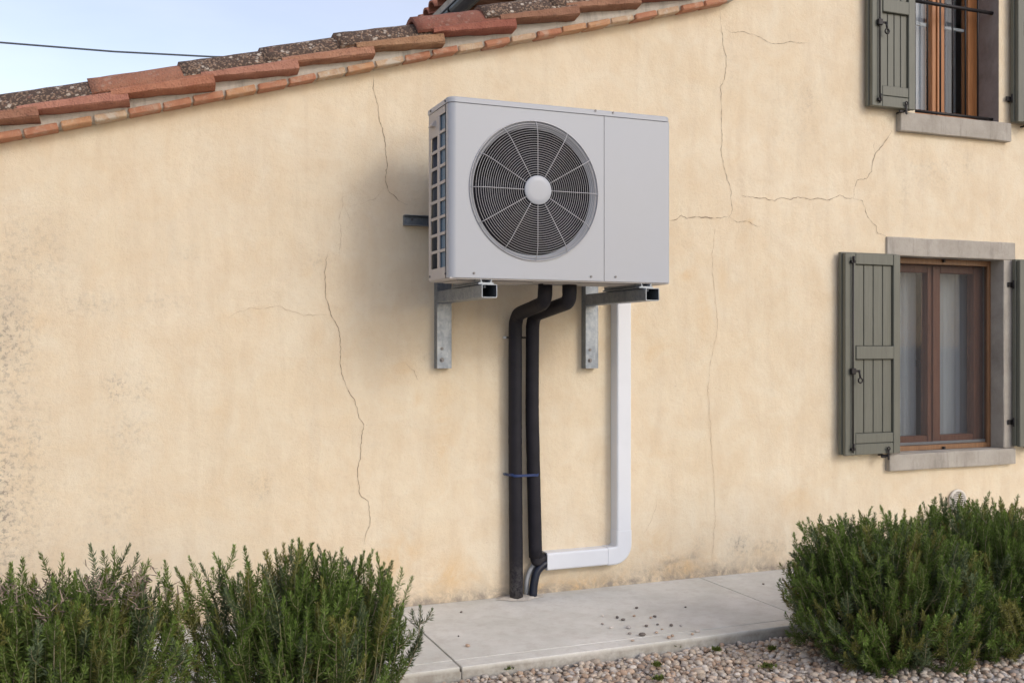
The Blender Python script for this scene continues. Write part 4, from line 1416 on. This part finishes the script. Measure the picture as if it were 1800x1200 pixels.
# ------------------------------------------------------------------ pipes
PR = 0.033
def pipe_path(pts, rad): return fillet([Vector(p) for p in pts], rad, 10)
xl = P(905.5, 700, -.05).x; xr_ = P(936, 700, -.05).x
zbend = P(905, 541, -.06).z
yl, yr = -.405, -.448
# foam wobble
def wob(path, amp=.0015, seed=0):
    rr = random.Random(seed); out = []
    pts = []
    for a, b in zip(path[:-1], path[1:]):
        n = max(1, int((b - a).length / .05))
        for i in range(n): pts.append(a.lerp(b, i / n))
    pts.append(path[-1])
    return pts, [PR * (1 + rr.uniform(-amp, amp) * 14) for _ in pts]
lp_base = P(907, 1050, -.05)
pth, rad = wob(pipe_path([(xl + .003, yl, ZB - .002), (xl, yl, zbend + .012), (xl, -.052, zbend - .035), (xl - .001, -.052, .8), (lp_base.x, -.055, -.004)], .075), .0012, 1)
q = MB(); q.tube(pth, rad, 20); tag(q.build('insulated_pipe', M['foam']), 'left black foam-wrapped pipe running from the heat pump straight down to the path', 'pipe', 'black insulated pipes')
zj = P(945, 975, -.05).z
pth, rad = wob(pipe_path([(xr_ + .012, yr, ZB - .002), (xr_ + .012, yr, zbend + .015), (xr_, -.052, zbend - .035), (xr_ - .003, -.052, .9), (xr_ + .014, -.055, zj - .008)], .07), .0012, 2)
pipe2 = thing('insulated_pipe', 'right black foam-wrapped pipe that bends into the end of the white duct', 'pipe', (xr_, -.05, 0), 'black insulated pipes')
q = MB(); q.tube(pth, rad, 20); q.build('foam_sleeve', M['foam'], pipe2)
# elbow piece at foot of right pipe
DX0 = P(963, 985, -.075).x
DZ0 = P(963, 1003, -.076).z; DZ1 = P(963, 972, -.076).z
pe = [(xr_ + .012, -.055, zj + .006), (xr_ + .018, -.052, zj - .035), (xr_ + .055, -.040, DZ1 - .031), (DX0 + .02, -.040, DZ1 - .032)]
q = MB(); q.tube(fillet(pe, .05, 6), .0265, 16); q.build('foam_elbow', M['foam'], pipe2)
# hoses from the duct to the ground
q = MB(); hb = P(937, 1046, -.06)
q.tube(fillet([(DX0 + .02, -.050, DZ0 + .034), (DX0 - .01, -.052, DZ0 + .032), (DX0 - .052, -.055, DZ0 + .0), (hb.x + .002, -.058, .05), (hb.x, -.06, -.004)], .055, 8), .0205, 14)
tag(q.build('drain_hose', M['navy']), 'short dark blue hose curving from the white duct down to the path', 'hose')
q = MB(); hb2 = P(925.5, 1042, -.035)
q.tube(fillet([(DX0 + .02, -.026, DZ0 + .045), (DX0 - .04, -.028, DZ0 + .045), (hb2.x + .004, -.030, .10), (hb2.x, -.032, -.004)], .05, 8), .0125, 12)
tag(q.build('conduit', M['greypvc']), 'thin grey conduit tucked behind the dark blue hose', 'conduit')

# white duct
duct = thing('duct', 'white rectangular plastic duct dropping from the heat pump and turning left at the foot', 'duct', (P(1092, 980, 0).x, 0, DZ0))
vx0 = P(1073.5, 700, 0).x; vx1 = P(1110.3, 700, -.072).x
DD = .072
def rrect(u0, u1, v0, v1, r, n=4):
    """rounded only at the outer (v0) corners"""
    pts = [(u0, v1)]
    for k in range(n + 1):
        a = math.pi + math.pi / 2 * k / n; pts.append((u0 + r + r * math.cos(a), v0 + r + r * math.sin(a)))
    for k in range(n + 1):
        a = 1.5 * math.pi + math.pi / 2 * k / n; pts.append((u1 - r + r * math.cos(a), v0 + r + r * math.sin(a)))
    pts.append((u1, v1))
    return pts
elz = DZ1 + .068
q = MB(); q.prism(rrect(vx0, vx1, -DD, -.001, .010), 'z', elz, UZ0 + .25)
for f in q.bm.faces: f.smooth = False
q.build('duct_length', M['pvc'], duct)
ex0 = vx0 - .052
q = MB(); q.prism([(a_, b_) for a_, b_ in [( -.001, DZ0)] + [(-DD + .010 - .010 * math.sin(math.pi / 2 * k / 4), DZ0 + .010 - .010 * math.cos(math.pi / 2 * k / 4)) for k in range(5)] + [(-DD + .010 - .010 * math.cos(math.pi / 2 * k / 4), DZ1 - .010 + .010 * math.sin(math.pi / 2 * k / 4)) for k in range(5)] + [(-.001, DZ1)]], 'x', DX0, ex0)
q.build('duct_length', M['pvc'], duct)
# elbow: section swept round a quarter turn, a touch larger than the lengths
q = MB(); g_ = .0022
inn_r = .014
cx_, cz_ = vx0 - inn_r, DZ1 + inn_r       # bend centre
nb = 12
sec_r = []
W_ = vx1 - vx0; Hh = DZ1 - DZ0
rows = []
def sect(ax_u, c_in, c_out):
    return None
def bend_ring(t):
    a = -math.pi / 2 + (math.pi / 2) * t
    ir = inn_r - g_
    orr = inn_r + (Hh if t < .5 else W_) * (1) + g_
    orr = inn_r + g_ + Hh * (1 - t) + W_ * t
    d = Vector((math.cos(a), 0, math.sin(a)))
    c = Vector((cx_, 0, cz_))
    pr_ = []
    r0 = .010
    pr_.append((ir, -.001)); 
    for k in range(5): 
        b = math.pi / 2 * k / 4
        pr_.append((ir + r0 - r0 * math.cos(b), -DD - g_ + r0 - r0 * math.sin(b)))
    for k in range(5):
        b = math.pi / 2 * k / 4
        pr_.append((orr - r0 + r0 * math.sin(b), -DD - g_ + r0 - r0 * math.cos(b)))
    pr_.append((orr, -.001))
    return [q.bm.verts.new((c.x + d.x * u, v, c.z + d.z * u)) for u, v in pr_]
rows = []
first = bend_ring(0)
for v in first: v.co.x = ex0 + .0005
rows.append(first)
for k in range(nb + 1): rows.append(bend_ring(k / nb))
last = bend_ring(1)
for v in last: v.co.z = elz - .0005
rows.append(last)
l2 = bend_ring(1)
for v in l2: v.co.z = elz + .012
rows.append(l2)
for a, b in zip(rows[:-1], rows[1:]):
    for k in range(len(a)):
        j = (k + 1) % len(a)
        q.bm.faces.new((a[k], b[k], b[j], a[j]))
q.bm.faces.new(rows[0]); q.bm.faces.new(rows[-1][::-1])
q.build('duct_elbow', M['pvc'], duct)

# blue tie around both pipes, with fixing screws
tz = P(920, 835, -.09).z
tie = thing('cable_tie', 'blue strap tying the two black pipes to the wall at knee height', 'strap', (xl, -.05, tz))
q = MB()
cL = Vector((xl, -.053, tz)); cR = Vector((xr_ - .003, -.053, tz)); ro = PR + .004
ring = []
for k in range(13):
    a = math.pi - (-math.pi / 2 - 0) * 0 - math.pi / 2 * 0
for k in range(9):
    a = math.pi + math.pi / 2 * k / 8; ring.append((cL.x + ro * math.cos(a), cL.y + ro * math.sin(a)))
for k in range(9):
    a = 1.5 * math.pi + math.pi / 2 * k / 8; ring.append((cR.x + ro * math.cos(a), cR.y + ro * math.sin(a)))
ring = [(cL.x - ro, -.012)] + ring + [(cR.x + ro, -.012)]
n = len(ring)
vo = []
for i, (x, y) in enumerate(ring):
    zz = tz + .0035 * math.sin(i / n * 5) * 1.0 + (-.004 if 5 < i < 13 else 0) + (.006 if i > 14 else 0)
    c = Vector((x, y, zz)); d = (Vector((x, y, 0)) - Vector(((cL.x + cR.x) / 2, -.05, 0))).normalized() * .002
    vo.append([q.bm.verts.new(c + Vector((0, 0, -.006))), q.bm.verts.new(c + Vector((0, 0, .006))), q.bm.verts.new(c - d + Vector((0, 0, .006))), q.bm.verts.new(c - d + Vector((0, 0, -.006)))])
for a, b in zip(vo[:-1], vo[1:]):
    for k in range(4): q.bm.faces.new((a[k], b[k], b[(k + 1) % 4], a[(k + 1) % 4]))
q.bm.faces.new(vo[0]); q.bm.faces.new(vo[-1][::-1])
q.build('strap_band', M['blue'], tie)
for x in (cL.x - ro - .004, cR.x + ro + .004):
    q = MB(); q.tube([(x, -.001, tz), (x, -.014, tz)], .0045, 8); q.tube([(x, -.014, tz), (x, -.018, tz)], .007, 8); q.build('anchor_screw', M['galv'], tie)
cz2 = P(894, 593, -.03).z
clip = thing('pipe_clip', 'thin dark clip behind the black pipes below the bend, white plug at its left end', 'clip', (xl, 0, cz2))
q = MB(); q.tube([(cL.x - ro - .004, -.010, cz2), (cR.x + .01, -.010, cz2)], .0035, 6); q.build('clip_wire', M['iron'], clip)
q = MB(); q.tube([(cL.x - ro - .003, -.001, cz2), (cL.x - ro - .003, -.022, cz2)], .0065, 10); q.build('wall_plug', M['pvc'], clip)
q = MB(); xm = (cL.x + cR.x) / 2; q.tube([(xm, -.001, cz2), (xm, -.030, cz2)], .0055, 8); q.build('clip_screw', M['iron'], clip)

# rough cement collar where the pipes enter the path
q = MB(); rr = random.Random(5)
cc = G(918, 1052, 0)
ringv = []
for j, (s_, h_) in enumerate(((1.0, .0015), (.7, .007), (.35, .010))):
    ringv.append([q.bm.verts.new((cc.x + .115 * s_ * math.cos(2 * math.pi * k / 26) * (1 + .16 * rr.uniform(-1, 1)), -.045 + .062 * s_ * math.sin(2 * math.pi * k / 26) * (1 + .16 * rr.uniform(-1, 1)), h_ + rr.uniform(0, .003) * (j > 0))) for k in range(26)])
for a, b in zip(ringv[:-1], ringv[1:]):
    for k in range(26): q.bm.faces.new((a[k], a[(k + 1) % 26], b[(k + 1) % 26], b[k]))
q.bm.faces.new(ringv[-1])
q.build('cement_patch', M['mortar'], path)

# ------------------------------------------------------------------ overhead cable
q = MB(); a = P(-700, 40, 6.0); b = P(0, 75, 6.0); c = P(200, 91, 6.0); d = P(372, 100, 6.0); e = P(560, 104, 6.0)
q.tube([a, b, c, d, e], .009, 8)
q.tube([e, (XC + .02, 6.0, e.z + .02)], .012, 6)
tag(q.build('overhead_cable', M['cable']), 'dark overhead cable crossing the sky above the tiles', 'cable')

# ------------------------------------------------------------------ pebbles
def ico(sub):
    bm = bmesh.new(); bmesh.ops.create_icosphere(bm, subdivisions=sub, radius=1.0)
    v = np.array([x.co[:] for x in bm.verts]); f = np.array([[w.index for w in x.verts] for x in bm.faces]); bm.free()
    return v, f
PCOL = np.array([(.56, .50, .43), (.50, .43, .35), (.62, .58, .53), (.42, .31, .23), (.36, .32, .29), (.47, .34, .25), (.25, .22, .20), (.60, .50, .41), (.44, .42, .41), (.54, .41, .31)])
PW = np.array([.2, .15, .14, .09, .09, .1, .04, .1, .04, .05]); PW = PW / PW.sum()
def pebbles(name, pos, size, sub, kind=None, flat=.62):
    v, f = ico(sub)
    n = len(pos); nv = len(v)
    s = np.stack([size * rng.uniform(.8, 1.25, n), size * rng.uniform(.65, 1.0, n), size * rng.uniform(flat - .15, flat + .15, n)], 1)
    base = v[None] * (1 + .16 * np.sin(v[None] @ rng.normal(size=(n, 3, 3)) * 1.9 + rng.uniform(0, 6, (n, 1, 3))).mean(2, keepdims=True))
    base = base * s[:, None, :]
    ax = rng.uniform(0, 2 * np.pi, n); tl = rng.normal(0, .35, n)
    cz, sz = np.cos(ax), np.sin(ax); ct, st = np.cos(tl), np.sin(tl)
    x, y, z = base[..., 0], base[..., 1], base[..., 2]
    y2 = y * ct[:, None] - z * st[:, None]; z2 = y * st[:, None] + z * ct[:, None]
    x3 = x * cz[:, None] - y2 * sz[:, None]; y3 = x * sz[:, None] + y2 * cz[:, None]
    V = np.stack([x3, y3, z2], 2) + pos[:, None, :]
    Fc = (f[None] + (np.arange(n) * nv)[:, None, None]).reshape(-1)
    ci = rng.choice(len(PCOL), n, p=PW)
    c = PCOL[ci] * rng.uniform(.75, 1.15, (n, 1)) * np.array([1.0, .985, .955])
    C = np.concatenate([np.repeat(c, nv, 0), np.ones((n * nv, 1))], 1)
    return mesh_np(name, V.reshape(-1, 3), Fc, 3, M['pebble'], None, True, C, kind)
def scatter_grid(x0, x1, y0, y1, d, jit=.42):
    gx, gy_ = np.meshgrid(np.arange(x0, x1, d), np.arange(y0, y1, d))
    gx = gx.ravel(); gy_ = gy_.ravel()
    return gx + rng.uniform(-jit, jit, len(gx)) * d, gy_ + rng.uniform(-jit, jit, len(gx)) * d
allp = []; alls = []
for layer, (dd, zz) in enumerate(((.0200, -.012), (.0275, -.002))):
    x, y = scatter_grid(-1.0, 4.6, -2.0, KY - .008, dd)
    s_ = rng.uniform(.0080, .0165, len(x)) * (1 + .4 * (rng.uniform(0, 1, len(x)) > .9))
    allp.append(np.stack([x, y, np.full(len(x), GZ) + zz + rng.uniform(-.004, .004, len(x))], 1)); alls.append(s_)
pos = np.concatenate(allp); siz = np.concatenate(alls)
near = (pos[:, 0] > 1.0) & (pos[:, 1] > -1.75) & (pos[:, 0] < 4.0)
far = ~near
v_, _ = ico(1)
gA = pebbles('gravel', pos[near & (rng.uniform(0, 1, len(pos)) < 1.1)], siz[near], 2 if near.sum() < 14000 else 1, 'stuff')
tag(gA, 'rounded beige and white pebbles filling the bed in front of the path', 'gravel')
gB = pebbles('gravel', pos[far], siz[far], 1, 'stuff')
tag(gB, 'rounded pebbles under and around the rosemary bushes', 'gravel')

# stray pebbles lying on the path
stray = [(1119, 1069, 5, 'dark grey', 6), (1085, 1086, 5.5, 'dark brown', 6), (1095, 1090, 5, 'brown', 6), (1059, 1083, 4, 'white', 2), (1115, 1083, 4.5, 'pink-beige', 3), (1144, 1086, 4.5, 'tan', 5), (1151, 1084, 5, 'dark', 6), (1205, 1067, 3.5, 'black', 6),
         (1059, 1097, 4, 'grey', 4), (1074, 1104, 5.5, 'white', 2), (1105, 1104, 6, 'beige-grey', 8), (1136, 1101, 5, 'dark flat', 6), (1156, 1098, 4, 'small dark', 6), (1180, 1100, 5.5, 'charcoal', 6), (1197, 1100, 5, 'long grey', 8), (1107, 1114, 6, 'mottled', 4),
         (1129, 1117, 8, 'largest brown', 6), (1154, 1112, 5.5, 'ochre', 9), (1164, 1106, 4, 'orange-tan', 9), (1112, 1126, 4, 'yellowish', 9), (1176, 1121, 6, 'tan', 5), (1182, 1118, 5, 'pink', 5), (1226, 1110, 7, 'whitest', 2), (1217, 1115, 5, 'orange', 9),
         (822, 1136, 6.5, 'lone reddish', 5), (811, 1076, 4.5, 'lone dark', 6), (1342, 1027, 4, 'lone grey', 4), (806, 1118, 3, 'tiny dark', 6)]
vi, fi = ico(2)
rs = random.Random(3)
for k, (px, py, d, adj, ci) in enumerate(stray):
    p = G(px, py, 0); r_ = d * (p.x * math.sin(TH) + (p.y - CAM.y) * math.cos(TH)) / F * .62
    sc_ = np.array([r_ * rs.uniform(1.0, 1.35), r_ * rs.uniform(.8, 1.0), r_ * rs.uniform(.5, .75)])
    V = vi * (1 + .12 * np.sin(vi @ rng.normal(size=(3, 3)) * 2).mean(1, keepdims=True)) * sc_
    a = rs.uniform(0, 6); Rm = np.array([[math.cos(a), -math.sin(a), 0], [math.sin(a), math.cos(a), 0], [0, 0, 1]])
    V = V @ Rm.T
    c = np.tile(np.append(PCOL[ci] * rs.uniform(.8, 1.1) * (.55 if ci == 6 else 1), 1), (len(V), 1))
    o = mesh_np('pebble', V, fi.ravel(), 3, M['pebble'], None, True, c)
    o.location = (p.x, p.y, sc_[2] * .85)
    where = ('near the wall' if py < 1070 else 'mid path' if py < 1100 else 'near the gravel edge')
    side = 'left side of the scatter' if px < 1080 else 'middle of the scatter' if px < 1160 else 'right side of the scatter'
    if px < 900: side = 'beside the middle rosemary'
    if px > 1300: side = 'alone beyond the slab joint'
    tag(o, f'{adj} pebble on the path {where}, {side}', 'pebble', 'stray pebbles on the path')

# ------------------------------------------------------------------ rosemary
def bez(p0, p1, p2, p3, n):
    t = np.linspace(0, 1, n)[:, None]
    return (1 - t) ** 3 * p0 + 3 * (1 - t) ** 2 * t * p1 + 3 * (1 - t) * t * t * p2 + t ** 3 * p3

def rosemary(name, label, base, tips, seed, lens=(.14, .26), whorl=.0058, needle=(.019, .032), upright=.75, warm=0.0, dead=(), base_r=.10):
    rg = np.random.default_rng(seed)
    root = thing(name, label, 'rosemary bush', (base[0], base[1], GZ))
    NP = []; ND = []; NL = []; NC = []; NU = []
    SV = []; SF = []; SCc = []
    st = {'n': 0}
    base = np.array(base, float)
    def stem(pc, r0, r1, woody):
        m = len(pc)
        tgs = np.gradient(pc, axis=0); tgs /= np.linalg.norm(tgs, axis=1, keepdims=True) + 1e-9
        uu = np.cross(tgs, np.array([.3, .9, .1])); uu /= np.linalg.norm(uu, axis=1, keepdims=True) + 1e-9; ww = np.cross(tgs, uu)
        rrad = np.linspace(r0, r1, m)[:, None]
        V = np.stack([pc + (uu * math.cos(a) + ww * math.sin(a)) * rrad for a in (0, math.pi / 2, math.pi, 1.5 * math.pi)], 1).reshape(-1, 3)
        n0 = st['n']
        for i in range(m - 1):
            for k in range(4):
                SF.extend((n0 + i * 4 + k, n0 + i * 4 + (k + 1) % 4, n0 + (i + 1) * 4 + (k + 1) % 4, n0 + (i + 1) * 4 + k))
        SV.append(V); st['n'] += len(V)
        f = np.linspace(0, 1, m)[:, None]
        c0 = np.array([.14, .09, .06]) if woody else np.array([.17, .17, .08])
        c1 = np.array([.24, .27, .11])
        if rg.uniform() < .25: c0 = c0 * .6 + np.array([.16, .12, .09]); c1 = np.array([.30, .27, .17])
        SCc.append(np.repeat((1 - f) * c0 + f * c1, 4, 0))
    def leaves(path, L, green, scale=1.0):
        seg = np.linalg.norm(np.diff(path, axis=0), axis=1)
        cum = np.concatenate([[0], np.cumsum(seg)])
        L = min(cum[-1] * .96, L)
        s = np.arange(cum[-1] - L, cum[-1], whorl * rg.uniform(.85, 1.2))
        if len(s) < 3: return
        pp = np.stack([np.interp(s, cum, path[:, k]) for k in range(3)], 1)
        tg = np.gradient(pp, axis=0); tg /= np.linalg.norm(tg, axis=1, keepdims=True) + 1e-9
        u = np.cross(tg, np.array([.3, .9, .1])); u /= np.linalg.norm(u, axis=1, keepdims=True) + 1e-9
        w = np.cross(tg, u)
        rel = (s - s[0]) / (s[-1] - s[0])
        openk = rg.uniform(.85, 1.15)
        for k in range(5):
            ang = (np.arange(len(s)) % 3) * (np.pi / 6) + k * np.pi * .4 + rg.normal(0, .38, len(s))
            rad = np.cos(ang)[:, None] * u + np.sin(ang)[:, None] * w
            op = openk * (1.22 - .62 * rel ** 3)[:, None] * rg.uniform(.7, 1.18, (len(s), 1))
            d = tg * np.cos(op) + rad * np.sin(op)
            d += np.array([0, 0, .10]); d /= np.linalg.norm(d, axis=1, keepdims=True)
            ln = rg.uniform(needle[0], needle[1], len(s)) * scale * (1 - .50 * rel ** 4) * (.7 + .3 * np.minimum(1, rel * 5))
            km = rg.uniform(0, 1, len(s)) < .90
            NP.append(pp[km]); ND.append(d[km]); NL.append(ln[km])
            NU.append(np.cross(d, rad + rg.normal(0, .45, rad.shape))[km])
            cc_ = green[None] * (1 + .45 * rel ** 2)[:, None] * rg.uniform(.7, 1.3, (len(s), 1))
            NC.append(cc_[km])
    for ti, tip in enumerate(tips):
        tip = np.array(tip, float)
        out = tip - base; out[2] = 0
        h = tip[2] - base[2]
        b0 = base + np.append(out[:2] * .20, 0) + np.append(rg.normal(0, base_r * .4, 2), 0)
        b0[2] = GZ - .01
        mid = b0 + (tip - b0) * .35 + np.append(out[:2] * .30, -.02) + rg.normal(0, .035, 3)
        upv = np.array([out[0] * (1 - upright) * 1.3, out[1] * (1 - upright) * 1.3, .30]) + rg.normal(0, .065, 3)
        p2 = tip - upv / np.linalg.norm(upv) * max(.10, h * .35)
        path = bez(b0, mid, p2, tip, 34)
        wv = rg.normal(0, .006, (6, 3)); wi = np.linspace(0, 33, 6)
        path = path + np.stack([np.interp(np.arange(34), wi, wv[:, k]) for k in range(3)], 1) * np.sin(np.linspace(0, np.pi, 34))[:, None]
        green = np.array([.104, .160, .034]) * rg.uniform(.65, 1.2)
        green = green * (1 - warm) + np.array([.135, .115, .040]) * warm
        q_ = rg.uniform()
        if q_ < .17: green = np.array([.175, .175, .050]) * rg.uniform(.7, 1.1)
        elif q_ < .34: green = np.array([.085, .115, .058]) * rg.uniform(.8, 1.2)
        leaves(path, rg.uniform(*lens), green)
        idx = np.linspace(0, 33, 12).astype(int)
        stem(path[idx], .0036, .0010, True)
        # side shoots curving up off the main stem
        for _ in range(rg.integers(1, 5)):
            j = int(rg.uniform(.42, .90) * 33)
            o = path[j]; tg = path[min(33, j + 1)] - path[j - 1]; tg /= np.linalg.norm(tg)
            sd = rg.normal(0, 1, 3); sd -= tg * sd.dot(tg); sd /= np.linalg.norm(sd)
            l = rg.uniform(.045, .13)
            e = o + (tg * .75 + sd * rg.uniform(.45, .9) + np.array([0, 0, .35])) / 1.4 * l
            if e[2] < GZ + .02: continue
            sp = bez(o, o + (sd * .8 + tg * .4) * l * .4, e - np.array([0, 0, l * .3]), e, 10)
            leaves(sp, l * .9, green * rg.uniform(.9, 1.25), .9)
            stem(sp[::3], .0018, .0009, False)
    Pn = np.concatenate(NP); D = np.concatenate(ND); Ln = np.concatenate(NL)[:, None]; C = np.concatenate(NC); U = np.concatenate(NU)
    U /= np.linalg.norm(U, axis=1, keepdims=True) + 1e-9
    Nn = np.cross(D, U)
    wd = .00145 + .0005 * rg.uniform(0, 1, (len(Pn), 1))
    bendv = rg.uniform(-.05, .22, (len(Pn), 1))
    a = Pn; m1 = Pn + D * Ln * .5 + U * wd; m2 = Pn + D * Ln * .5 - U * wd; e = Pn + D * Ln + Nn * Ln * bendv
    V = np.stack([a, m1, e, m2], 1).reshape(-1, 3)
    n = len(Pn)
    Fc = np.arange(n * 4)
    Cc = np.repeat(np.concatenate([C, np.ones((n, 1))], 1), 4, 0)
    mesh_np('foliage', V, Fc, 4, M['leaf'], root, False, Cc, 'stuff')
    SVa = np.concatenate(SV); SCa = np.concatenate(SCc)
    mesh_np('stems', SVa, np.array(SF), 4, M['stem'], root, True, np.concatenate([SCa, np.ones((len(SCa), 1))], 1), 'stuff')
    if len(dead):
        DV = []; DF = []; nv = 0
        for p in dead:
            p = np.array(p)
            for _ in range(9):
                d = rg.normal(0, 1, 3); d[2] = abs(d[2]) * .9; d /= np.linalg.norm(d)
                l = rg.uniform(.008, .038); q0 = p + rg.normal(0, .014, 3); q1 = q0 + d * l
                uu = np.cross(d, [.2, .3, .9]); uu /= np.linalg.norm(uu); ww = np.cross(d, uu)
                r0 = rg.uniform(.0010, .0030)
                for q_, r_ in ((q0, r0), (q1, r0 * .5)):
                    for aa in (0, 2.09, 4.19): DV.append(q_ + (uu * math.cos(aa) + ww * math.sin(aa)) * r_)
                for k in range(3): DF += [nv + k, nv + (k + 1) % 3, nv + 3 + (k + 1) % 3, nv + 3 + k]
                nv += 6
        DV = np.array(DV)
        Cd = np.repeat(np.concatenate([np.array([[.30, .23, .18]]) * rg.uniform(.4, 1.3, (len(DV) // 6, 1)), np.ones((len(DV) // 6, 1))], 1), 6, 0)
        mesh_np('dead_twigs', DV, np.array(DF), 4, M['litter'], root, False, Cd, 'stuff')
    return root, n

def dome_tips(n, cx, cy, rx_, ry_, zlo, zhi, seed, power=2.5, shell=.45, tilt_x=0.0, topj=.03):
    """tips spread through a squat dome; more of them near its skin"""
    rg = np.random.default_rng(seed); out = []
    while len(out) < n:
        a = rg.uniform(0, 2 * np.pi); r = math.sqrt(rg.uniform(0, 1))
        ztop = zlo + (zhi - zlo) * (1 - r ** power) ** (1 / power)
        f = rg.uniform(shell, 1) if rg.uniform() < .45 else rg.uniform(.9, 1.02)
        z = GZ + .10 + (ztop - GZ - .10) * f + rg.normal(0, topj)
        out.append((cx + rx_ * r * math.cos(a) + tilt_x * (z - GZ), cy + ry_ * r * math.sin(a), z))
    return out
cnt = 0
# left hedge-like bush
tl = dome_tips(320, -.17, -1.32, .44, .30, .10, .525, 21, 5.0, .5, 0, .022)
xs_t = [(P(px, py, -1.22)) for px, py in ((70, 972), (110, 975), (158, 958), (200, 962), (228, 958), (262, 985), (20, 990), (40, 982), (250, 990), (180, 968))]
tl += [tuple(p) for p in xs_t]
dg = np.random.default_rng(5)
dead = [(dg.uniform(-.38, .18), dg.uniform(-1.50, -1.30), dg.uniform(.46, .55)) for _ in range(34)]
_, n = rosemary('rosemary_bush', 'flat-topped rosemary with clipped dead twigs on top, at the left edge', (-.13, -1.33, GZ), tl, 31, warm=.05, dead=dead); cnt += n
# middle bush, tall upright shoots
tm_ = dome_tips(220, .62, -1.27, .36, .27, .12, .565, 22, 2.6, .5, .0, .03)
xs_t = [P(px, py, -1.2) for px, py in ((290, 985), (333, 980), (352, 990), (375, 972), (386, 985), (430, 962), (470, 968), (498, 955), (560, 978), (575, 985), (640, 968), (655, 968), (690, 985), (725, 1012), (278, 1040), (310, 1000), (345, 1020), (325, 1040), (300, 1080), (340, 1090), (300, 1030), (335, 1010), (320, 1060), (738, 1065), (742, 1105))]
tm_ += [tuple(p) for p in xs_t]
_, n = rosemary('rosemary_bush', 'tall upright rosemary bush in the middle foreground, left of the path', (.62, -1.30, GZ), tm_, 32, upright=.82, lens=(.18, .32)); cnt += n
# right bushes
tr = dome_tips(330, 3.05, -1.27, .46, .40, .04, .515, 23, 2.6, .45, -.08, .03)
lg = np.random.default_rng(77)
for _ in range(85):
    x_ = lg.uniform(2.62, 3.5); tr.append((x_, -1.42 - lg.uniform(0, .26) * (1 - abs(x_ - 3.0) / .9), lg.uniform(.0, .22)))
xs_t = [P(px, py, -1.15) for px, py in ((1402, 922), (1425, 925), (1405, 990), (1400, 1030), (1408, 1075), (1460, 908), (1510, 898), (1548, 890), (1590, 895), (1575, 905), (1412, 1095))]
tr += [tuple(p) for p in xs_t]
_, n = rosemary('rosemary_bush', 'spreading rosemary bush leaning left over the path, in front of the vent', (3.06, -1.28, GZ), tr, 33, upright=.62, lens=(.16, .30)); cnt += n
tr2 = dome_tips(360, 3.70, -1.16, .50, .42, .06, .515, 24, 3.2, .5, 0, .026)
for _ in range(70):
    x_ = lg.uniform(3.2, 4.1); tr2.append((x_, -1.45 - lg.uniform(0, .22), lg.uniform(.02, .25)))
_, n = rosemary('rosemary_bush', 'dense rosemary bush cut by the right picture edge, under the lower window', (3.70, -1.18, GZ), tr2, 34, upright=.75); cnt += n
print('needles', cnt)

# dry litter below the right bushes
n = 5200
x = rng.uniform(2.65, 4.3, n); y = -1.20 + rng.normal(0, .17, n); z = GZ + .010 + rng.uniform(0, .012, n)
y = np.where(y > KY - .01, KY - .02 - rng.uniform(0, .2, n), y)
a = rng.uniform(0, 2 * np.pi, n); l = rng.uniform(.008, .022, n); sl = rng.normal(0, .25, n)
d = np.stack([np.cos(a), np.sin(a), sl], 1) * l[:, None]; p0 = np.stack([x, y, z], 1)
sd = np.stack([-np.sin(a), np.cos(a), np.zeros(n)], 1) * .0014
V = np.stack([p0, p0 + d * .5 + sd, p0 + d, p0 + d * .5 - sd], 1).reshape(-1, 3)
c = np.array([.13, .062, .040])[None] * rng.uniform(.5, 1.5, (n, 1))
tag(mesh_np('leaf_litter', V, np.arange(n * 4), 4, M['litter'], None, False, np.repeat(np.concatenate([c, np.ones((n, 1))], 1), 4, 0), 'stuff'), 'reddish brown dry needles lying under the right rosemary bushes', 'leaf litter')

# small weeds in the gravel
def weed(px, py, w, label):
    p = G(px, py, GZ + .01)
    rg = np.random.default_rng(int(px))
    n = 130
    b = np.array(p)[None] + np.stack([rg.normal(0, w * .42, n), rg.normal(0, w * .3, n), np.zeros(n)], 1)
    a = rg.uniform(0, 2 * np.pi, n); ln = rg.uniform(.010, .024, n)[:, None]
    d = np.stack([np.cos(a) * .6, np.sin(a) * .6, rg.uniform(.4, 1.2, n)], 1); d /= np.linalg.norm(d, axis=1, keepdims=True)
    u = np.cross(d, [0, 0, 1]); u /= np.linalg.norm(u, axis=1, keepdims=True)
    V = np.stack([b, b + d * ln * .55 + u * .0032, b + d * ln, b + d * ln * .55 - u * .0032], 1).reshape(-1, 3)
    c = np.array([.12, .155, .035])[None] * rg.uniform(.6, 1.3, (n, 1))
    tag(mesh_np('weed', V, np.arange(n * 4), 4, M['leaf'], None, False, np.repeat(np.concatenate([c, np.ones((n, 1))], 1), 4, 0)), label, 'weed', 'small green weeds in the gravel')
weed(1190, 1136, .022, 'dark green weed tuft against the path edge, middle of the gravel')
weed(1260, 1143, .020, 'low weed just right of the tuft at the path edge')
weed(1155, 1170, .022, 'bright green weed lying in the gravel, left upper one')
weed(1157, 1194, .022, 'bright green weed at the bottom picture edge')
weed(1350, 1172, .036, 'widest patch of green weed, left of the right rosemary')
weed(1358, 1141, .018, 'small mossy weed near the path beside the right rosemary')
weed(893, 1175, .022, 'brownish moss tuft against the path edge near the middle rosemary')
